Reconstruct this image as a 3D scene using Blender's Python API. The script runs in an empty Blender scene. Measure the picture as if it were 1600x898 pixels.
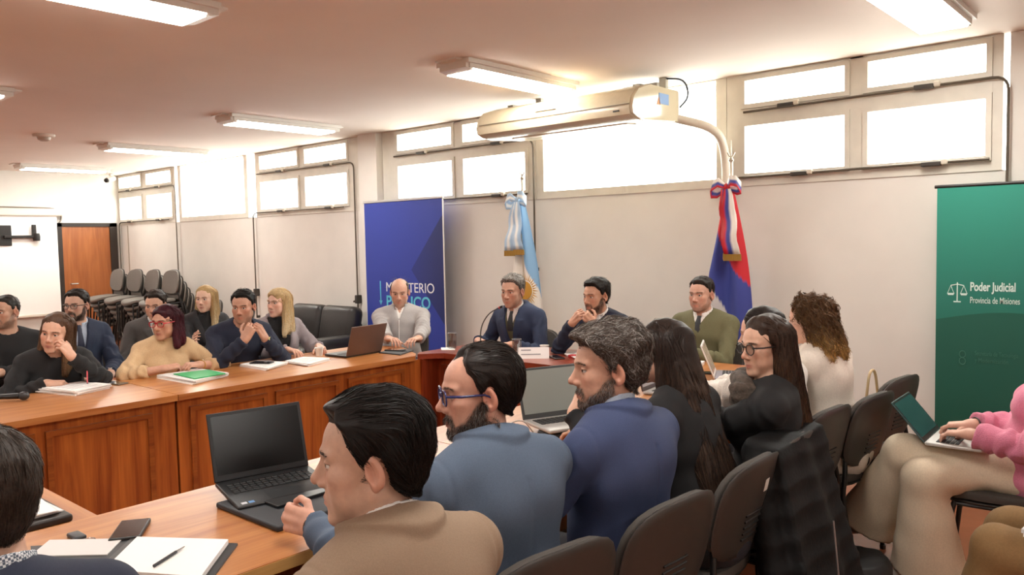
import bpy, bmesh, math, random
import numpy as np
from mathutils import Vector, Matrix
random.seed(7); RNG = np.random.default_rng(7)
scene = bpy.context.scene
COL = scene.collection
# ------------------------------------------------------------------ camera
F_PX, YAW, PITCH, ROLL = 1247.5, 0.72135, 0.05943, -0.0204
_f = Vector((-math.sin(YAW)*math.cos(PITCH), math.cos(YAW)*math.cos(PITCH), -math.sin(PITCH)))
_r = Vector((math.cos(YAW), math.sin(YAW), 0)); _u = _r.cross(_f)
R2 = math.cos(ROLL)*_r + math.sin(ROLL)*_u; U2 = -math.sin(ROLL)*_r + math.cos(ROLL)*_u
cam_d = bpy.data.cameras.new('camera'); cam = bpy.data.objects.new('camera', cam_d); COL.objects.link(cam)
cam_d.sensor_fit = 'HORIZONTAL'; cam_d.sensor_width = 36.0; cam_d.lens = F_PX/1600*36
cam_d.clip_start = 0.05; cam_d.clip_end = 200
m = Matrix((R2, U2, -_f)).transposed().to_4x4(); m.translation = (0, 0, 1.6); cam.matrix_world = m
scene.camera = cam
CAMP = np.array([0, 0, 1.6])
# ------------------------------------------------------------------ world: bright overcast sky outside
w = bpy.data.worlds.new('sky'); scene.world = w; w.use_nodes = True
bg = w.node_tree.nodes['Background']; bg.inputs[0].default_value = (1.0, 0.985, 0.95, 1); bg.inputs[1].default_value = 7.5
LAMP = 19.0          # strength of the ceiling lamp diffusers
vs = scene.view_settings
vs.view_transform = 'Standard'; vs.look = 'None'; vs.exposure = 0.95; vs.gamma = 1.0; vs.use_curve_mapping = False
cy = scene.cycles
cy.use_denoising = True; cy.max_bounces = 8; cy.diffuse_bounces = 5; cy.glossy_bounces = 3; cy.transmission_bounces = 6
cy.transparent_max_bounces = 12; cy.sample_clamp_indirect = 6.0; cy.caustics_reflective = False; cy.caustics_refractive = False
# ------------------------------------------------------------------ materials
MATS = {}
def srgb(c):
    if isinstance(c, str):
        c = [int(c[i:i+2], 16)/255 for i in (0, 2, 4)]
    return tuple((x/12.92 if x <= .04045 else ((x+.055)/1.055)**2.4) for x in c)
def mat(name, col, rough=.6, metal=0., noise=0., nscale=30., bump=0., bscale=200., spec=.5, attr=False, sss=0., coat=0., emit=0., stretch=(1, 1, 1), sheen=0.):
    """principled material: colour (hex), fine colour noise, fine bump; attr multiplies by the mesh colour attribute"""
    if name in MATS: return MATS[name]
    M = bpy.data.materials.new(name); M.use_nodes = True; nt = M.node_tree; b = nt.nodes['Principled BSDF']
    c = srgb(col); b.inputs['Base Color'].default_value = (*c, 1)
    b.inputs['Roughness'].default_value = rough; b.inputs['Metallic'].default_value = metal
    b.inputs['Specular IOR Level'].default_value = spec
    if coat: b.inputs['Coat Weight'].default_value = coat; b.inputs['Coat Roughness'].default_value = .12
    if sheen: b.inputs['Sheen Weight'].default_value = sheen
    if sss:
        b.inputs['Subsurface Weight'].default_value = sss; b.inputs['Subsurface Radius'].default_value = (.012, .005, .003); b.inputs['Subsurface Scale'].default_value = .6
    if emit:
        b.inputs['Emission Color'].default_value = (*c, 1); b.inputs['Emission Strength'].default_value = emit
    tc = nt.nodes.new('ShaderNodeTexCoord'); mp = nt.nodes.new('ShaderNodeMapping'); nt.links.new(tc.outputs['Object'], mp.inputs[0]); mp.inputs['Scale'].default_value = stretch
    src = None
    if attr:
        a = nt.nodes.new('ShaderNodeAttribute'); a.attribute_name = 'Col'; src = a.outputs['Color']
    if noise:
        n = nt.nodes.new('ShaderNodeTexNoise'); n.inputs['Scale'].default_value = nscale; n.inputs['Detail'].default_value = 4
        nt.links.new(mp.outputs[0], n.inputs['Vector'])
        mr = nt.nodes.new('ShaderNodeMapRange'); mr.inputs[1].default_value = .3; mr.inputs[2].default_value = .7
        mr.inputs[3].default_value = 1-noise; mr.inputs[4].default_value = 1+noise; nt.links.new(n.outputs[0], mr.inputs[0])
        mx = nt.nodes.new('ShaderNodeVectorMath'); mx.operation = 'SCALE'; nt.links.new(mr.outputs[0], mx.inputs['Scale'])
        if src: nt.links.new(src, mx.inputs[0])
        else: mx.inputs[0].default_value = c
        src = mx.outputs[0]
    if src: nt.links.new(src, b.inputs['Base Color'])
    if bump:
        n = nt.nodes.new('ShaderNodeTexNoise'); n.inputs['Scale'].default_value = bscale; n.inputs['Detail'].default_value = 3
        nt.links.new(mp.outputs[0], n.inputs['Vector'])
        bp = nt.nodes.new('ShaderNodeBump'); bp.inputs['Strength'].default_value = bump; bp.inputs['Distance'].default_value = .004
        nt.links.new(n.outputs[0], bp.inputs['Height']); nt.links.new(bp.outputs[0], b.inputs['Normal'])
    MATS[name] = M; return M
def wood(name, c1, c2, axis=0, rough=.28, scale=1.0, coat=.4):
    """varnished wood; axis = direction of the grain in object space"""
    if name in MATS: return MATS[name]
    M = bpy.data.materials.new(name); M.use_nodes = True; nt = M.node_tree; b = nt.nodes['Principled BSDF']; L = nt.links.new
    tc = nt.nodes.new('ShaderNodeTexCoord'); mp = nt.nodes.new('ShaderNodeMapping'); L(tc.outputs['Object'], mp.inputs[0])
    s = [9*scale]*3; s[axis] = .8*scale; mp.inputs['Scale'].default_value = s
    n1 = nt.nodes.new('ShaderNodeTexNoise'); n1.inputs['Scale'].default_value = 1.3; n1.inputs['Detail'].default_value = 5; n1.inputs['Distortion'].default_value = 1.2; L(mp.outputs[0], n1.inputs['Vector'])
    s2 = [70*scale]*3; s2[axis] = 2.5*scale
    mp2 = nt.nodes.new('ShaderNodeMapping'); L(tc.outputs['Object'], mp2.inputs[0]); mp2.inputs['Scale'].default_value = s2
    n2 = nt.nodes.new('ShaderNodeTexNoise'); n2.inputs['Scale'].default_value = 1.5; n2.inputs['Detail'].default_value = 4; L(mp2.outputs[0], n2.inputs['Vector'])
    ad = nt.nodes.new('ShaderNodeMath'); ad.operation = 'MULTIPLY_ADD'; ad.inputs[1].default_value = .35; L(n2.outputs[0], ad.inputs[0]); L(n1.outputs[0], ad.inputs[2])
    r = nt.nodes.new('ShaderNodeValToRGB'); r.color_ramp.elements[0].position = .42; r.color_ramp.elements[1].position = .88
    r.color_ramp.elements[0].color = (*srgb(c1), 1); r.color_ramp.elements[1].color = (*srgb(c2), 1)
    L(ad.outputs[0], r.inputs[0]); L(r.outputs[0], b.inputs['Base Color'])
    b.inputs['Roughness'].default_value = rough; b.inputs['Coat Weight'].default_value = coat; b.inputs['Coat Roughness'].default_value = .15
    MATS[name] = M; return M
def glassmat(name, tint='ffffff', refl=.12, rough=.02):
    if name in MATS: return MATS[name]
    M = bpy.data.materials.new(name); M.use_nodes = True; nt = M.node_tree; nt.nodes.remove(nt.nodes['Principled BSDF'])
    t = nt.nodes.new('ShaderNodeBsdfTransparent'); t.inputs[0].default_value = (*srgb(tint), 1)
    g = nt.nodes.new('ShaderNodeBsdfGlossy'); g.inputs['Roughness'].default_value = rough
    mx = nt.nodes.new('ShaderNodeMixShader'); mx.inputs[0].default_value = refl*.5; nt.links.new(t.outputs[0], mx.inputs[1]); nt.links.new(g.outputs[0], mx.inputs[2])
    nt.links.new(mx.outputs[0], nt.nodes['Material Output'].inputs[0]); MATS[name] = M; return M
# ------------------------------------------------------------------ mesh helpers: a shape is (verts, faces)
def box(x0, x1, y0, y1, z0, z1):
    v = [(x, y, z) for z in (z0, z1) for y in (y0, y1) for x in (x0, x1)]
    return v, [(0, 2, 3, 1), (4, 5, 7, 6), (0, 1, 5, 4), (2, 6, 7, 3), (0, 4, 6, 2), (1, 3, 7, 5)]
def rbox(x0, x1, y0, y1, z0, z1, r=.01, seg=3):
    bm = bmesh.new(); bmesh.ops.create_cube(bm, size=1)
    for v in bm.verts: v.co = ((v.co.x+.5)*(x1-x0)+x0, (v.co.y+.5)*(y1-y0)+y0, (v.co.z+.5)*(z1-z0)+z0)
    bmesh.ops.bevel(bm, geom=bm.edges[:], offset=min(r, .49*min(x1-x0, y1-y0, z1-z0)), segments=seg, profile=.5, affect='EDGES')
    bm.verts.index_update(); out = [tuple(v.co) for v in bm.verts], [tuple(v.index for v in f.verts) for f in bm.faces]
    bm.free(); return out
def tube(pts, r, n=10, cap=True, closed=False):
    pts = [Vector(p) for p in pts]; V = []; Fc = []; N = len(pts); prev = None
    rr = r if hasattr(r, '__len__') else [r]*N
    for i, p in enumerate(pts):
        if closed: t = (pts[(i+1) % N]-pts[i-1])
        else: t = pts[min(i+1, N-1)]-pts[max(i-1, 0)]
        t = t.normalized() if t.length > 1e-9 else Vector((0, 0, 1))
        if prev is None:
            a = Vector((0, 0, 1)) if abs(t.z) < .9 else Vector((1, 0, 0)); nrm = t.cross(a).normalized()
        else:
            nrm = (prev - t*prev.dot(t)); nrm = nrm.normalized() if nrm.length > 1e-9 else prev
        prev = nrm; bn = t.cross(nrm)
        for k in range(n):
            a = 2*math.pi*k/n; V.append(tuple(p+rr[i]*(math.cos(a)*nrm+math.sin(a)*bn)))
    for i in range(N if closed else N-1):
        j = (i+1) % N
        for k in range(n): Fc.append((i*n+k, i*n+(k+1) % n, j*n+(k+1) % n, j*n+k))
    if cap and not closed: Fc.append(tuple(range(n))[::-1]); Fc.append(tuple((N-1)*n+k for k in range(n)))
    return V, Fc
def bend(pts, r=.06, n=5):
    """polyline with rounded corners"""
    pts = [Vector(p) for p in pts]; out = [pts[0]]
    for i in range(1, len(pts)-1):
        a, b, c = pts[i-1], pts[i], pts[i+1]; d0 = min(r, (a-b).length*.49); d1 = min(r, (c-b).length*.49)
        p0 = b+(a-b).normalized()*d0; p1 = b+(c-b).normalized()*d1
        for k in range(n+1):
            t = k/n; out.append((1-t)**2*p0+2*t*(1-t)*b+t*t*p1)
    out.append(pts[-1]); return out
def lathe(prof, n=24, c=(0, 0, 0)):
    V = []; Fc = []
    for (r, z) in prof:
        for k in range(n): a = 2*math.pi*k/n; V.append((c[0]+r*math.cos(a), c[1]+r*math.sin(a), c[2]+z))
    for i in range(len(prof)-1):
        for k in range(n): Fc.append((i*n+k, i*n+(k+1) % n, (i+1)*n+(k+1) % n, (i+1)*n+k))
    Fc.append(tuple(range(n))[::-1]); Fc.append(tuple((len(prof)-1)*n+k for k in range(n))); return V, Fc
def prism(poly, axis, a, b):
    """extrude a 2-D polygon along an axis (0,1,2) between a and b; poly in the two other axes, in order"""
    n = len(poly); V = []
    for t in (a, b):
        for (p, q) in poly:
            V.append({0: (t, p, q), 1: (p, t, q), 2: (p, q, t)}[axis])
    return V, [tuple(range(n)), tuple(range(2*n-1, n-1, -1))]+[(i, i+n, (i+1) % n+n, (i+1) % n) for i in range(n)]
def ball(c, r, n=12, m=8):
    r = r if hasattr(r, '__len__') else (r, r, r); V = [(c[0], c[1], c[2]-r[2])]; Fc = []
    for i in range(1, m):
        p = -math.pi/2+math.pi*i/m
        for k in range(n): a = 2*math.pi*k/n; V.append((c[0]+r[0]*math.cos(p)*math.cos(a), c[1]+r[1]*math.cos(p)*math.sin(a), c[2]+r[2]*math.sin(p)))
    V.append((c[0], c[1], c[2]+r[2])); T = len(V)-1
    for k in range(n): Fc.append((0, 1+(k+1) % n, 1+k)); Fc.append((T, T-n+k, T-n+(k+1) % n))
    for i in range(m-2):
        for k in range(n): a = 1+i*n; Fc.append((a+k, a+(k+1) % n, a+n+(k+1) % n, a+n+k))
    return V, Fc
def xf(shape, M):
    return [tuple(M @ Vector(v)) for v in shape[0]], shape[1]
def obj(name, shapes, material, parent=None, smooth=None, loc=None, rz=None):
    """one mesh object out of one shape or a list of shapes; smooth = angle in degrees"""
    if isinstance(shapes, tuple): shapes = [shapes]
    V = []; Fc = []
    for v, f in shapes:
        o = len(V); V += list(v); Fc += [tuple(i+o for i in q) for q in f]
    me = bpy.data.meshes.new(name); me.from_pydata(V, [], Fc)
    bm = bmesh.new(); bm.from_mesh(me); bmesh.ops.recalc_face_normals(bm, faces=bm.faces[:]); bm.to_mesh(me); bm.free()
    if material: me.materials.append(material)
    if smooth:
        me.polygons.foreach_set('use_smooth', [True]*len(me.polygons)); me.set_sharp_from_angle(angle=math.radians(smooth))
    return link(name, me, parent, loc, rz)
def link(name, me, parent=None, loc=None, rz=None):
    o = bpy.data.objects.new(name, me); COL.objects.link(o)
    if parent: o.parent = parent
    if loc is not None: o.location = loc
    if rz is not None: o.rotation_euler = (0, 0, rz)
    return o
def tag(o, label=None, cat=None, group=None, kind=None):
    for k, v in (('label', label), ('category', cat), ('group', group), ('kind', kind)):
        if v: o[k] = v
    return o
def thing(name, label, cat, loc=(0, 0, 0), rz=0, group=None):
    return tag(link(name, None, None, loc, rz), label, cat, group)
def dup(root, loc, rz, label=None, group=None):
    def cp(o, par):
        c = o.copy(); COL.objects.link(c); c.parent = par
        for ch in kids.get(o.name, ()): cp(ch, c)
        return c
    kids = {}
    for o in list(root.children): kids.setdefault(root.name, []).append(o); kids[o.name] = list(o.children)
    c = cp(root, None); c.location = loc
    if hasattr(rz, '__len__'): c.rotation_euler = rz
    else: c.rotation_euler = (0, 0, rz)
    tag(c, label, None, group); return c
def struct(name, shapes, material, label=None, smooth=None):
    return tag(obj(name, shapes, material, None, smooth), label, None, None, 'structure')
def setcol(me, rgb):
    a = me.color_attributes.new('Col', 'FLOAT_COLOR', 'POINT'); n = len(me.vertices)
    c = np.ones((n, 4), np.float32); c[:, :3] = rgb; a.data.foreach_set('color', c.ravel())
def textobj(name, body, size, material, parent, M, align='LEFT', bold=0.0):
    """flat raised lettering as a mesh"""
    cu = bpy.data.curves.new(name, 'FONT'); cu.body = body; cu.size = size; cu.align_x = align; cu.extrude = .0008; cu.offset = bold
    t = bpy.data.objects.new(name, cu); COL.objects.link(t); dg = bpy.context.evaluated_depsgraph_get()
    me = bpy.data.meshes.new_from_object(t.evaluated_get(dg)); bpy.data.objects.remove(t); me.name = name
    me.materials.clear(); me.materials.append(material); me.transform(M)
    return link(name, me, parent)
# ================================================================== the room
XL, XR, YB, YW, ZC = -14.3, 3.6, -3.6, 5.98, 2.85
plaster = mat('wall_paint', 'dedad3', .85, noise=.03, nscale=3, bump=.05, bscale=60)
ceilm = mat('ceiling_paint', 'dccfc4', .9, noise=.03, nscale=1.2)
framem = mat('window_frame_paint', 'd6d1c5', .5, noise=.05, nscale=8)
floorm = mat('terracotta_floor', '94583c', .22, noise=.10, nscale=4, coat=.3)
struct('floor', box(XL-.2, XR+.2, YB-.2, YW+.2, -.1, 0), floorm, 'glossy terracotta orange floor')
struct('ceiling', box(XL-.2, XR+.2, YB-.2, YW+.2, ZC, ZC+.12), ceilm, 'plain warm white ceiling slab')
ww = struct('wall_window', [box(XL, XR, YW, YW+.15, 0, 1.985), box(-1.0, XR, YW, YW+.15, 1.985, ZC)], plaster, 'pale plaster wall under the high window band')
struct('wall_end', box(XL-.15, XL, YB, YW+.15, 0, ZC), plaster, 'pale end wall with the door and the screen')
struct('wall_right', box(XR, XR+.15, YB, YW+.15, 0, ZC), plaster, 'plain plaster wall')
struct('wall_back', box(XL, XR, YB-.15, YB, 0, ZC), plaster, 'plain plaster wall')
struct('pilaster', [box(-7.52, -7.19, YW-.10, YW+.15, 0, ZC)], plaster, 'shallow plaster pilaster between two window banks')
struct('baseboard_window', [box(-7.19, XR, YW-.018, YW+.001, 0, .09), box(XL, -7.52, YW-.018, YW+.001, 0, .09)], wood('baseboard_wood', '6b2f16', '93482a', 0), 'reddish brown wooden baseboard')
struct('trim_panel_joint', [box(-14.02, -13.99, YW-.006, YW+.001, 0, 1.98)], mat('joint_strip', 'a89f90', .6), 'thin vertical joint strip on the wall')
# ---- windows: four-light banks (sash frames) and two fixed lights
pane_m = glassmat('window_glass', 'f4f6f4', .1)
def bar(x0, x1, z0, z1, y0=YW-.01, y1=YW+.06): return box(x0, x1, y0, y1, z0, z1)
def sash(win, x0, x1, z0, z1):
    t = .035
    s = obj('sash', [bar(x0-t, x1+t, z0-t, z0, YW-.025, YW+.03), bar(x0-t, x0, z0, z1, YW-.025, YW+.03), bar(x1, x1+t, z0, z1, YW-.025, YW+.03), bar(x0-t, x1+t, z1, z1+t, YW-.025, YW+.03)], framem, win)
    obj('pane', box(x0-.005, x1+.005, YW+.002, YW+.007, z0-.005, z1+.005), pane_m, s)
def bank(n, xa, xb, xc, xd, label, left=.1, right=.1):
    w = tag(obj('window_%d' % n, [bar(xa-.035-left, xd+.035+right, 1.985, 2.045), bar(xa-.035-left, xa-.036, 2.045, ZC), bar(xd+.036, xd+.035+right, 2.045, ZC),
                                 bar(xb+.036, xc-.036, 2.045, ZC), bar(xa-.036, xd+.036, 2.487, 2.583, YW-.012), bar(xa-.036, xd+.036, 2.84, ZC)], framem), label, None, None, 'structure')
    for (u, v) in ((xa, xb), (xc, xd)):
        sash(w, u, v, 2.082, 2.45); sash(w, u, v, 2.62, 2.80)
    return w
def fixed(n, x0, x1, label, nb):
    w = tag(obj('window_%d' % n, [bar(x0-.09, x1+.09, 1.985, 2.055), bar(x0-.09, x0, 2.055, ZC), bar(x1, x1+.09, 2.055, ZC)]
                + [bar(x0, x1, 2.84, ZC)], framem), label, None, None, 'structure')
    obj('pane', box(x0-.005, x1+.005, YW+.012, YW+.017, 2.05, ZC-.005), pane_m, w)
    return w
bank(1, -14.22, -13.40, -13.19, -12.33, 'four-light window bank next to the wooden door', .04, .08)
fixed(2, -12.03, -10.19, 'wide fixed window between two far banks', 0)
bank(3, -9.76, -8.88, -8.71, -7.85, 'four-light window bank before the pilaster', .10, .30)
bank(4, -6.91, -6.05, -5.88, -5.04, 'four-light window bank above the blue banner', .24, .09)
fixed(5, -4.82, -3.03, 'wide fixed window behind the air conditioner', 0)
bank(6, -2.78, -2.02, -1.86, -1.13, 'four-light window bank beside the green banner', .12, .06)
# ---- window opening gear: one rod per row with latches
rodm = mat('opener_rod', '5f574c', .45, .5); latchm = mat('opener_latch', '3f3a35', .5, .2); brass = mat('opener_knob', 'cfc6b6', .4)
def opener(label, row, xs, path, box_at=None):
    t = thing('window_opener', label, 'window opener', (0, 0, 0), 0, 'window opening rods')
    obj('rod', tube(bend(path, .09), .009, 8), rodm, t, 40)
    for x in xs:
        h = obj('latch', rbox(x-.10, x+.02, YW-.075, YW-.03, row-.014, row+.016, .006), latchm, t)
        obj('knob', rbox(x+.02, x+.06, YW-.068, YW-.035, row-.008, row+.028, .008), brass, h)
    for (px, pz) in [(p[0], p[2]) for p in path[-1:]]:
        obj('bracket', rbox(px-.014, px+.014, YW-.05, YW, pz-.004, pz+.03, .005), latchm, t)
    if box_at: obj('crank_box', [rbox(box_at[0]-.025, box_at[0]+.025, YW-.075, YW, box_at[1]-.05, box_at[1]+.05, .01), tube([(box_at[0]-.03, YW-.05, box_at[1]-.02), (box_at[0]-.07, YW-.05, box_at[1]-.03)], .012, 8)], latchm, t)
y_ = YW-.045
opener('dark opener rod along the lower sashes beside the door', 2.035, (-13.75, -12.7), [(-12.4, y_, 2.035), (-14.24, y_, 2.035), (-14.24, y_, .6)])
opener('dark opener rod along the upper sashes beside the door', 2.56, (-13.75, -12.7), [(-14.2, y_, 2.56), (-12.16, y_, 2.56), (-12.16, y_, .85)], (-12.16, .98))
opener('dark opener rod along the lower sashes left of the pilaster', 2.04, (-9.2, -8.15), [(-7.9, y_, 2.04), (-9.93, y_, 2.04), (-9.93, y_, .6)], (-9.93, .95))
opener('dark opener rod along the upper sashes left of the pilaster', 2.56, (-9.2, -8.15), [(-9.8, y_, 2.56), (-7.68, y_, 2.56), (-7.68, y_, .6)], (-7.68, .93))
opener('dark opener rod along the lower sashes over the blue banner', 2.045, (-6.45, -5.35), [(-5.0, y_, 2.045), (-6.95, y_, 2.045), (-6.95, y_, 1.9)])
opener('dark opener rod along the upper sashes over the blue banner', 2.56, (-6.45, -5.35), [(-6.95, y_, 2.56), (-4.915, y_, 2.56), (-4.915, y_, 1.3)])
opener('dark opener rod along the lower sashes over the red and blue flag', 2.05, (-2.3, -1.4), [(-1.1, y_, 2.06), (-2.9, y_, 2.05), (-2.9, y_, 1.7)])
opener('dark opener rod along the upper sashes beside the green banner', 2.57, (-2.4, -1.45), [(-2.78, y_, 2.555), (-1.0, y_, 2.575), (-1.0, y_, 1.6)])
# ---- door in the end wall
dw = wood('door_wood', '8a4a22', 'b06a35', 2, .4, .8, .2); dark = mat('door_frame_dark', '2c221c', .5)
d = tag(obj('door_1', [box(XL, XL+.03, 5.02, 5.78, 0, 1.97)], dw), 'plain reddish wooden door in the end wall', None, None, 'structure')
obj('door_frame', [box(XL, XL+.05, 4.96, 5.02, 0, 2.03), box(XL, XL+.05, 5.78, 5.90, 0, 2.03), box(XL, XL+.05, 4.96, 5.90, 1.97, 2.03)], dark, d)
obj('door_handle', [tube([(XL+.03, 5.12, 1.02), (XL+.08, 5.12, 1.02), (XL+.08, 5.22, 1.02)], .01, 8)], mat('steel', 'b0aca6', .3, .9), d, 40)
# ---- projection screen with housing, wall mount, cables
t = thing('projection_screen', 'white pull-down projection screen hanging on the end wall', 'screen', (XL+.015, 3.0, 0))
obj('housing', rbox(.0, .11, -2.0, 2.02, 2.14, 2.26, .02), mat('screen_housing', 'ded5c6', .5), t)
obj('screen_cloth', box(.055, .058, -1.93, 1.94, .55, 2.15), mat('screen_white', 'fbf8f4', .8), t)
obj('bottom_bar', rbox(.04, .075, -1.95, 1.96, .52, .56, .01), mat('screen_housing', 'ded5c6', .5), t)
t = thing('swing_bracket', 'empty black swing arm bracket in front of the white screen', 'bracket', (XL, 4.05, 1.83))
bl = mat('black_steel', '25211f', .45, .3)
obj('mounting_plate', rbox(.06, .10, -.0, .22, -.16, .16, .01), bl, t)
obj('arm', [rbox(.10, .15, .1, .55, -.045, .0, .01), rbox(.10, .15, .50, .56, -.05, .17, .012)], bl, t)
obj('pivot', lathe([(.05, -.07), (.055, 0), (.045, .05)], 14, (.13, .56, -.02)), bl, t, 40)
tag(obj('thin_cable', tube(bend([(XL+.02, 2.6, 2.9), (XL+.02, 3.1, 2.5), (XL+.02, 3.6, 2.29), (XL+.02, 5.0, 2.27), (XL+.02, 5.04, 2.1), (XL+.02, 4.98, 2.02)], .2, 6), .012, 6), mat('cable_grey', '8b8177', .6), None, 40), 'thin grey cable running over the screen housing to the door', 'cable')
tag(obj('thin_conduit', [tube([(XL+.015, 4.0, 2.85), (XL+.015, 4.0, 2.3)], .012, 6), rbox(XL, XL+.03, 3.96, 4.04, 2.28, 2.34, .01)], mat('conduit_cream', 'cfc4b4', .6)), 'thin cream conduit dropping from the ceiling above the screen', 'conduit')
# ---- ceiling lamps (0.30 x 1.25 m), louvre cell diffusers
lampm = mat('lamp_diffuser', 'fffaf2', .5, emit=LAMP); bodym = mat('lamp_body', 'd9d4cc', .45)
def lamp_proto(label):
    t = thing('ceiling_lamp', label, 'ceiling lamp', (0, 0, 0), 0, 'fluorescent ceiling lamps')
    obj('housing', [box(-.16, .16, -.63, .63, -.03, 0), box(-.14, .14, -.60, .60, -.062, -.03), prism([(-.63, 0), (-.63, -.06), (-.56, -.075), (-.56, 0)], 0, -.13, .13), prism([(.63, 0), (.56, 0), (.56, -.075), (.63, -.06)], 0, -.13, .13)], bodym, t)
    obj('diffuser', prism([(-.135, -.062), (-.125, -.078), (.125, -.078), (.135, -.062)], 1, -.56, .56), lampm, t)
    obj('end_plate', box(-.10, .10, .63, .70, -.012, 0), bodym, t); obj('end_plate', box(-.10, .10, -.70, -.63, -.012, 0), bodym, t)
    return t
lp = lamp_proto('lit ceiling lamp above the head of the green banner')
lp.location = (-1.22, 4.70, ZC)
for x, y, lab in [(-4.0, 4.6, 'lit ceiling lamp beside the air conditioner'), (-7.15, 4.63, 'lit ceiling lamp in the window row, third from the screen wall'), (-10.0, 4.65, 'lit ceiling lamp in the window row, second from the screen wall'),
                  (-13.08, 4.68, 'lit ceiling lamp in the window row, closest to the screen wall'), (-4.03, 1.55, 'lit ceiling lamp with visible louvre edge at the top of the picture'),
                  (-7.15, 1.55, 'lit ceiling lamp cut by the left edge of the picture'), (-10.0, 1.55, 'lit ceiling lamp outside the picture'), (-13.0, 1.55, 'lit ceiling lamp outside the picture'),
                  (-1.2, 1.55, 'lit ceiling lamp outside the picture'), (1.8, 1.55, 'lit ceiling lamp outside the picture'), (1.8, 4.7, 'lit ceiling lamp outside the picture'),
                  (-4.0, -1.6, 'lit ceiling lamp outside the picture'), (-1.2, -1.6, 'lit ceiling lamp outside the picture'), (-7.15, -1.6, 'lit ceiling lamp outside the picture'), (1.8, -1.6, 'lit ceiling lamp outside the picture')]:
    dup(lp, (x, y, ZC), 0, lab)
t = thing('smoke_detector', 'small round smoke detector on the ceiling', 'smoke detector', (-9.6, 3.25, ZC))
obj('base', lathe([(.11, 0), (.11, -.02), (.10, -.03)], 20), mat('detector', 'cfc3b6', .5), t, 40); obj('sensor', lathe([(.07, -.03), (.06, -.06), (.03, -.075)], 20), mat('detector_d', 'b3a597', .5), t, 40)
t = thing('security_camera', 'small white dome camera in the ceiling corner by the door', 'security camera', (-14.0, 5.75, 2.78))
obj('bracket', [rbox(-.03, .03, -.03, .03, 0, .07, .01)], bodym, t); obj('body', tube([(0, .03, 0), (.10, -.12, -.05)], .045, 14), bodym, t, 40); obj('lens', tube([(.10, -.12, -.05), (.115, -.143, -.057)], .034, 12), bl, t, 40)
tag(obj('ceiling_vent_cap', rbox(-12.9, -12.6, 3.2, 3.3, ZC-.015, ZC, .005), bodym), 'small flat cap on the ceiling by the screen wall', 'ceiling cap')
# ---- air conditioner hung from the ceiling
t = thing('air_conditioner', 'cream ceiling-hung air conditioner in front of the wide window', 'air conditioner', (-3.92, 5.3, 2.46))
acm = mat('ac_plastic', 'c9bda2', .25, noise=.03, coat=.2); acd = mat('ac_seam', '8d8474', .5)
prof = [(-.37, .08), (-.36, .03), (-.30, .005), (-.20, -.005), (.30, .03), (.30, .27), (-.12, .27), (-.28, .22), (-.35, .15)]
obj('casing', prism(prof, 0, -.76, .74), acm, t, 35)
sm = [((y+.03)*1.0, z) for y, z in prof]
obj('end_cap', prism([(y*.985, z*.97+.005) for y, z in prof], 0, .74, .765), mat('ac_cap', 'cfc4a8', .12, coat=.6), t, 35)
obj('end_cap', prism([(y*.985, z*.97+.005) for y, z in prof], 0, -.785, -.76), mat('ac_cap', 'cfc4a8', .12, coat=.6), t, 35)
obj('seam', [box(-.75, .735, -.374, -.366, .10, .106), box(-.15, .06, -.363, -.350, .148, .152)], acd, t)
obj('air_flap', prism([(-.18, -.012), (-.05, -.004), (-.05, .004), (-.18, -.004)], 0, -.55, .6), mat('ac_flap', 'e2d7bf', .3), t)
obj('sticker', box(.765, .768, .0, .14, .14, .22), mat('ac_sticker', '6f93c4', .4), t)
obj('sticker', prism([(-.03, .13), (.02, .13), (.0, .19)], 0, .765, .768), mat('ac_sticker_o', 'd98b4a', .4), t)
obj('display', box(.6, .65, -.372, -.36, .055, .065), bl, t)
obj('hanger', [box(.60, .66, -.1, .32, .27, .29), box(.60, .66, .28, .32, .27, .39), box(.45, .75, .0, .03, .275, .30)], mat('galvanised', '9c978c', .4, .8), t)
obj('hanger', [box(-.66, -.60, -.1, .32, .27, .29), box(-.66, -.60, .28, .32, .27, .39)], MATS['galvanised'], t)
obj('cable', tube(bend([(.66, .3, .38), (.80, .33, .36), (.84, .33, .22), (.77, .30, .14)], .1, 6), .008, 8), mat('cable_dark', '39404a', .5), t, 40)
obj('drain_hose', tube(bend([(.74, .30, .06), (.98, .50, -.02), (1.0, .62, -.2), (1.0, .62, -.55)], .22, 8), .035, 12), mat('hose', 'd9d0c0', .45), t, 40)
# ================================================================== tables
TZ = .75
w_front = wood('table_front_wood', '7e3a16', 'b4662b', 2, .3, 1.0, .35); w_top = wood('table_top_wood', '985326', 'c68a50', 1, .32, .8, .18)
w_topx = wood('table_top_wood_x', '985326', 'c68a50', 0, .32, .8, .18); w_red = wood('red_table_wood', '6e2a16', '93402a', 0, .3, .8, .3); w_redv = wood('red_front_wood', '652410', '9a4424', 2, .3, .9, .3)
w_mould = wood('moulding_wood', '6e3012', 'a05a26', 1, .3, 1, .4); w_edge = wood('edge_wood', 'b07a3c', 'd8ac6c', 1, .4, 1, .2)
def panel_x(t, x, y0, y1, z0, z1, sgn, mt, mm):
    """raised field and moulding frame on a board facing +x or -x (sgn)"""
    a, b = sorted((x, x+sgn*.016)); w_ = .028
    p = obj('panel', box(min(x, x+sgn*.005), max(x, x+sgn*.005), y0+w_, y1-w_, z0+w_, z1-w_), mt, t)
    obj('moulding', [box(a, b, y0, y1, z1-w_, z1), box(a, b, y0, y1, z0, z0+w_), box(a, b, y0, y0+w_, z0+w_, z1-w_), box(a, b, y1-w_, y1, z0+w_, z1-w_)], mm, p)
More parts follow.
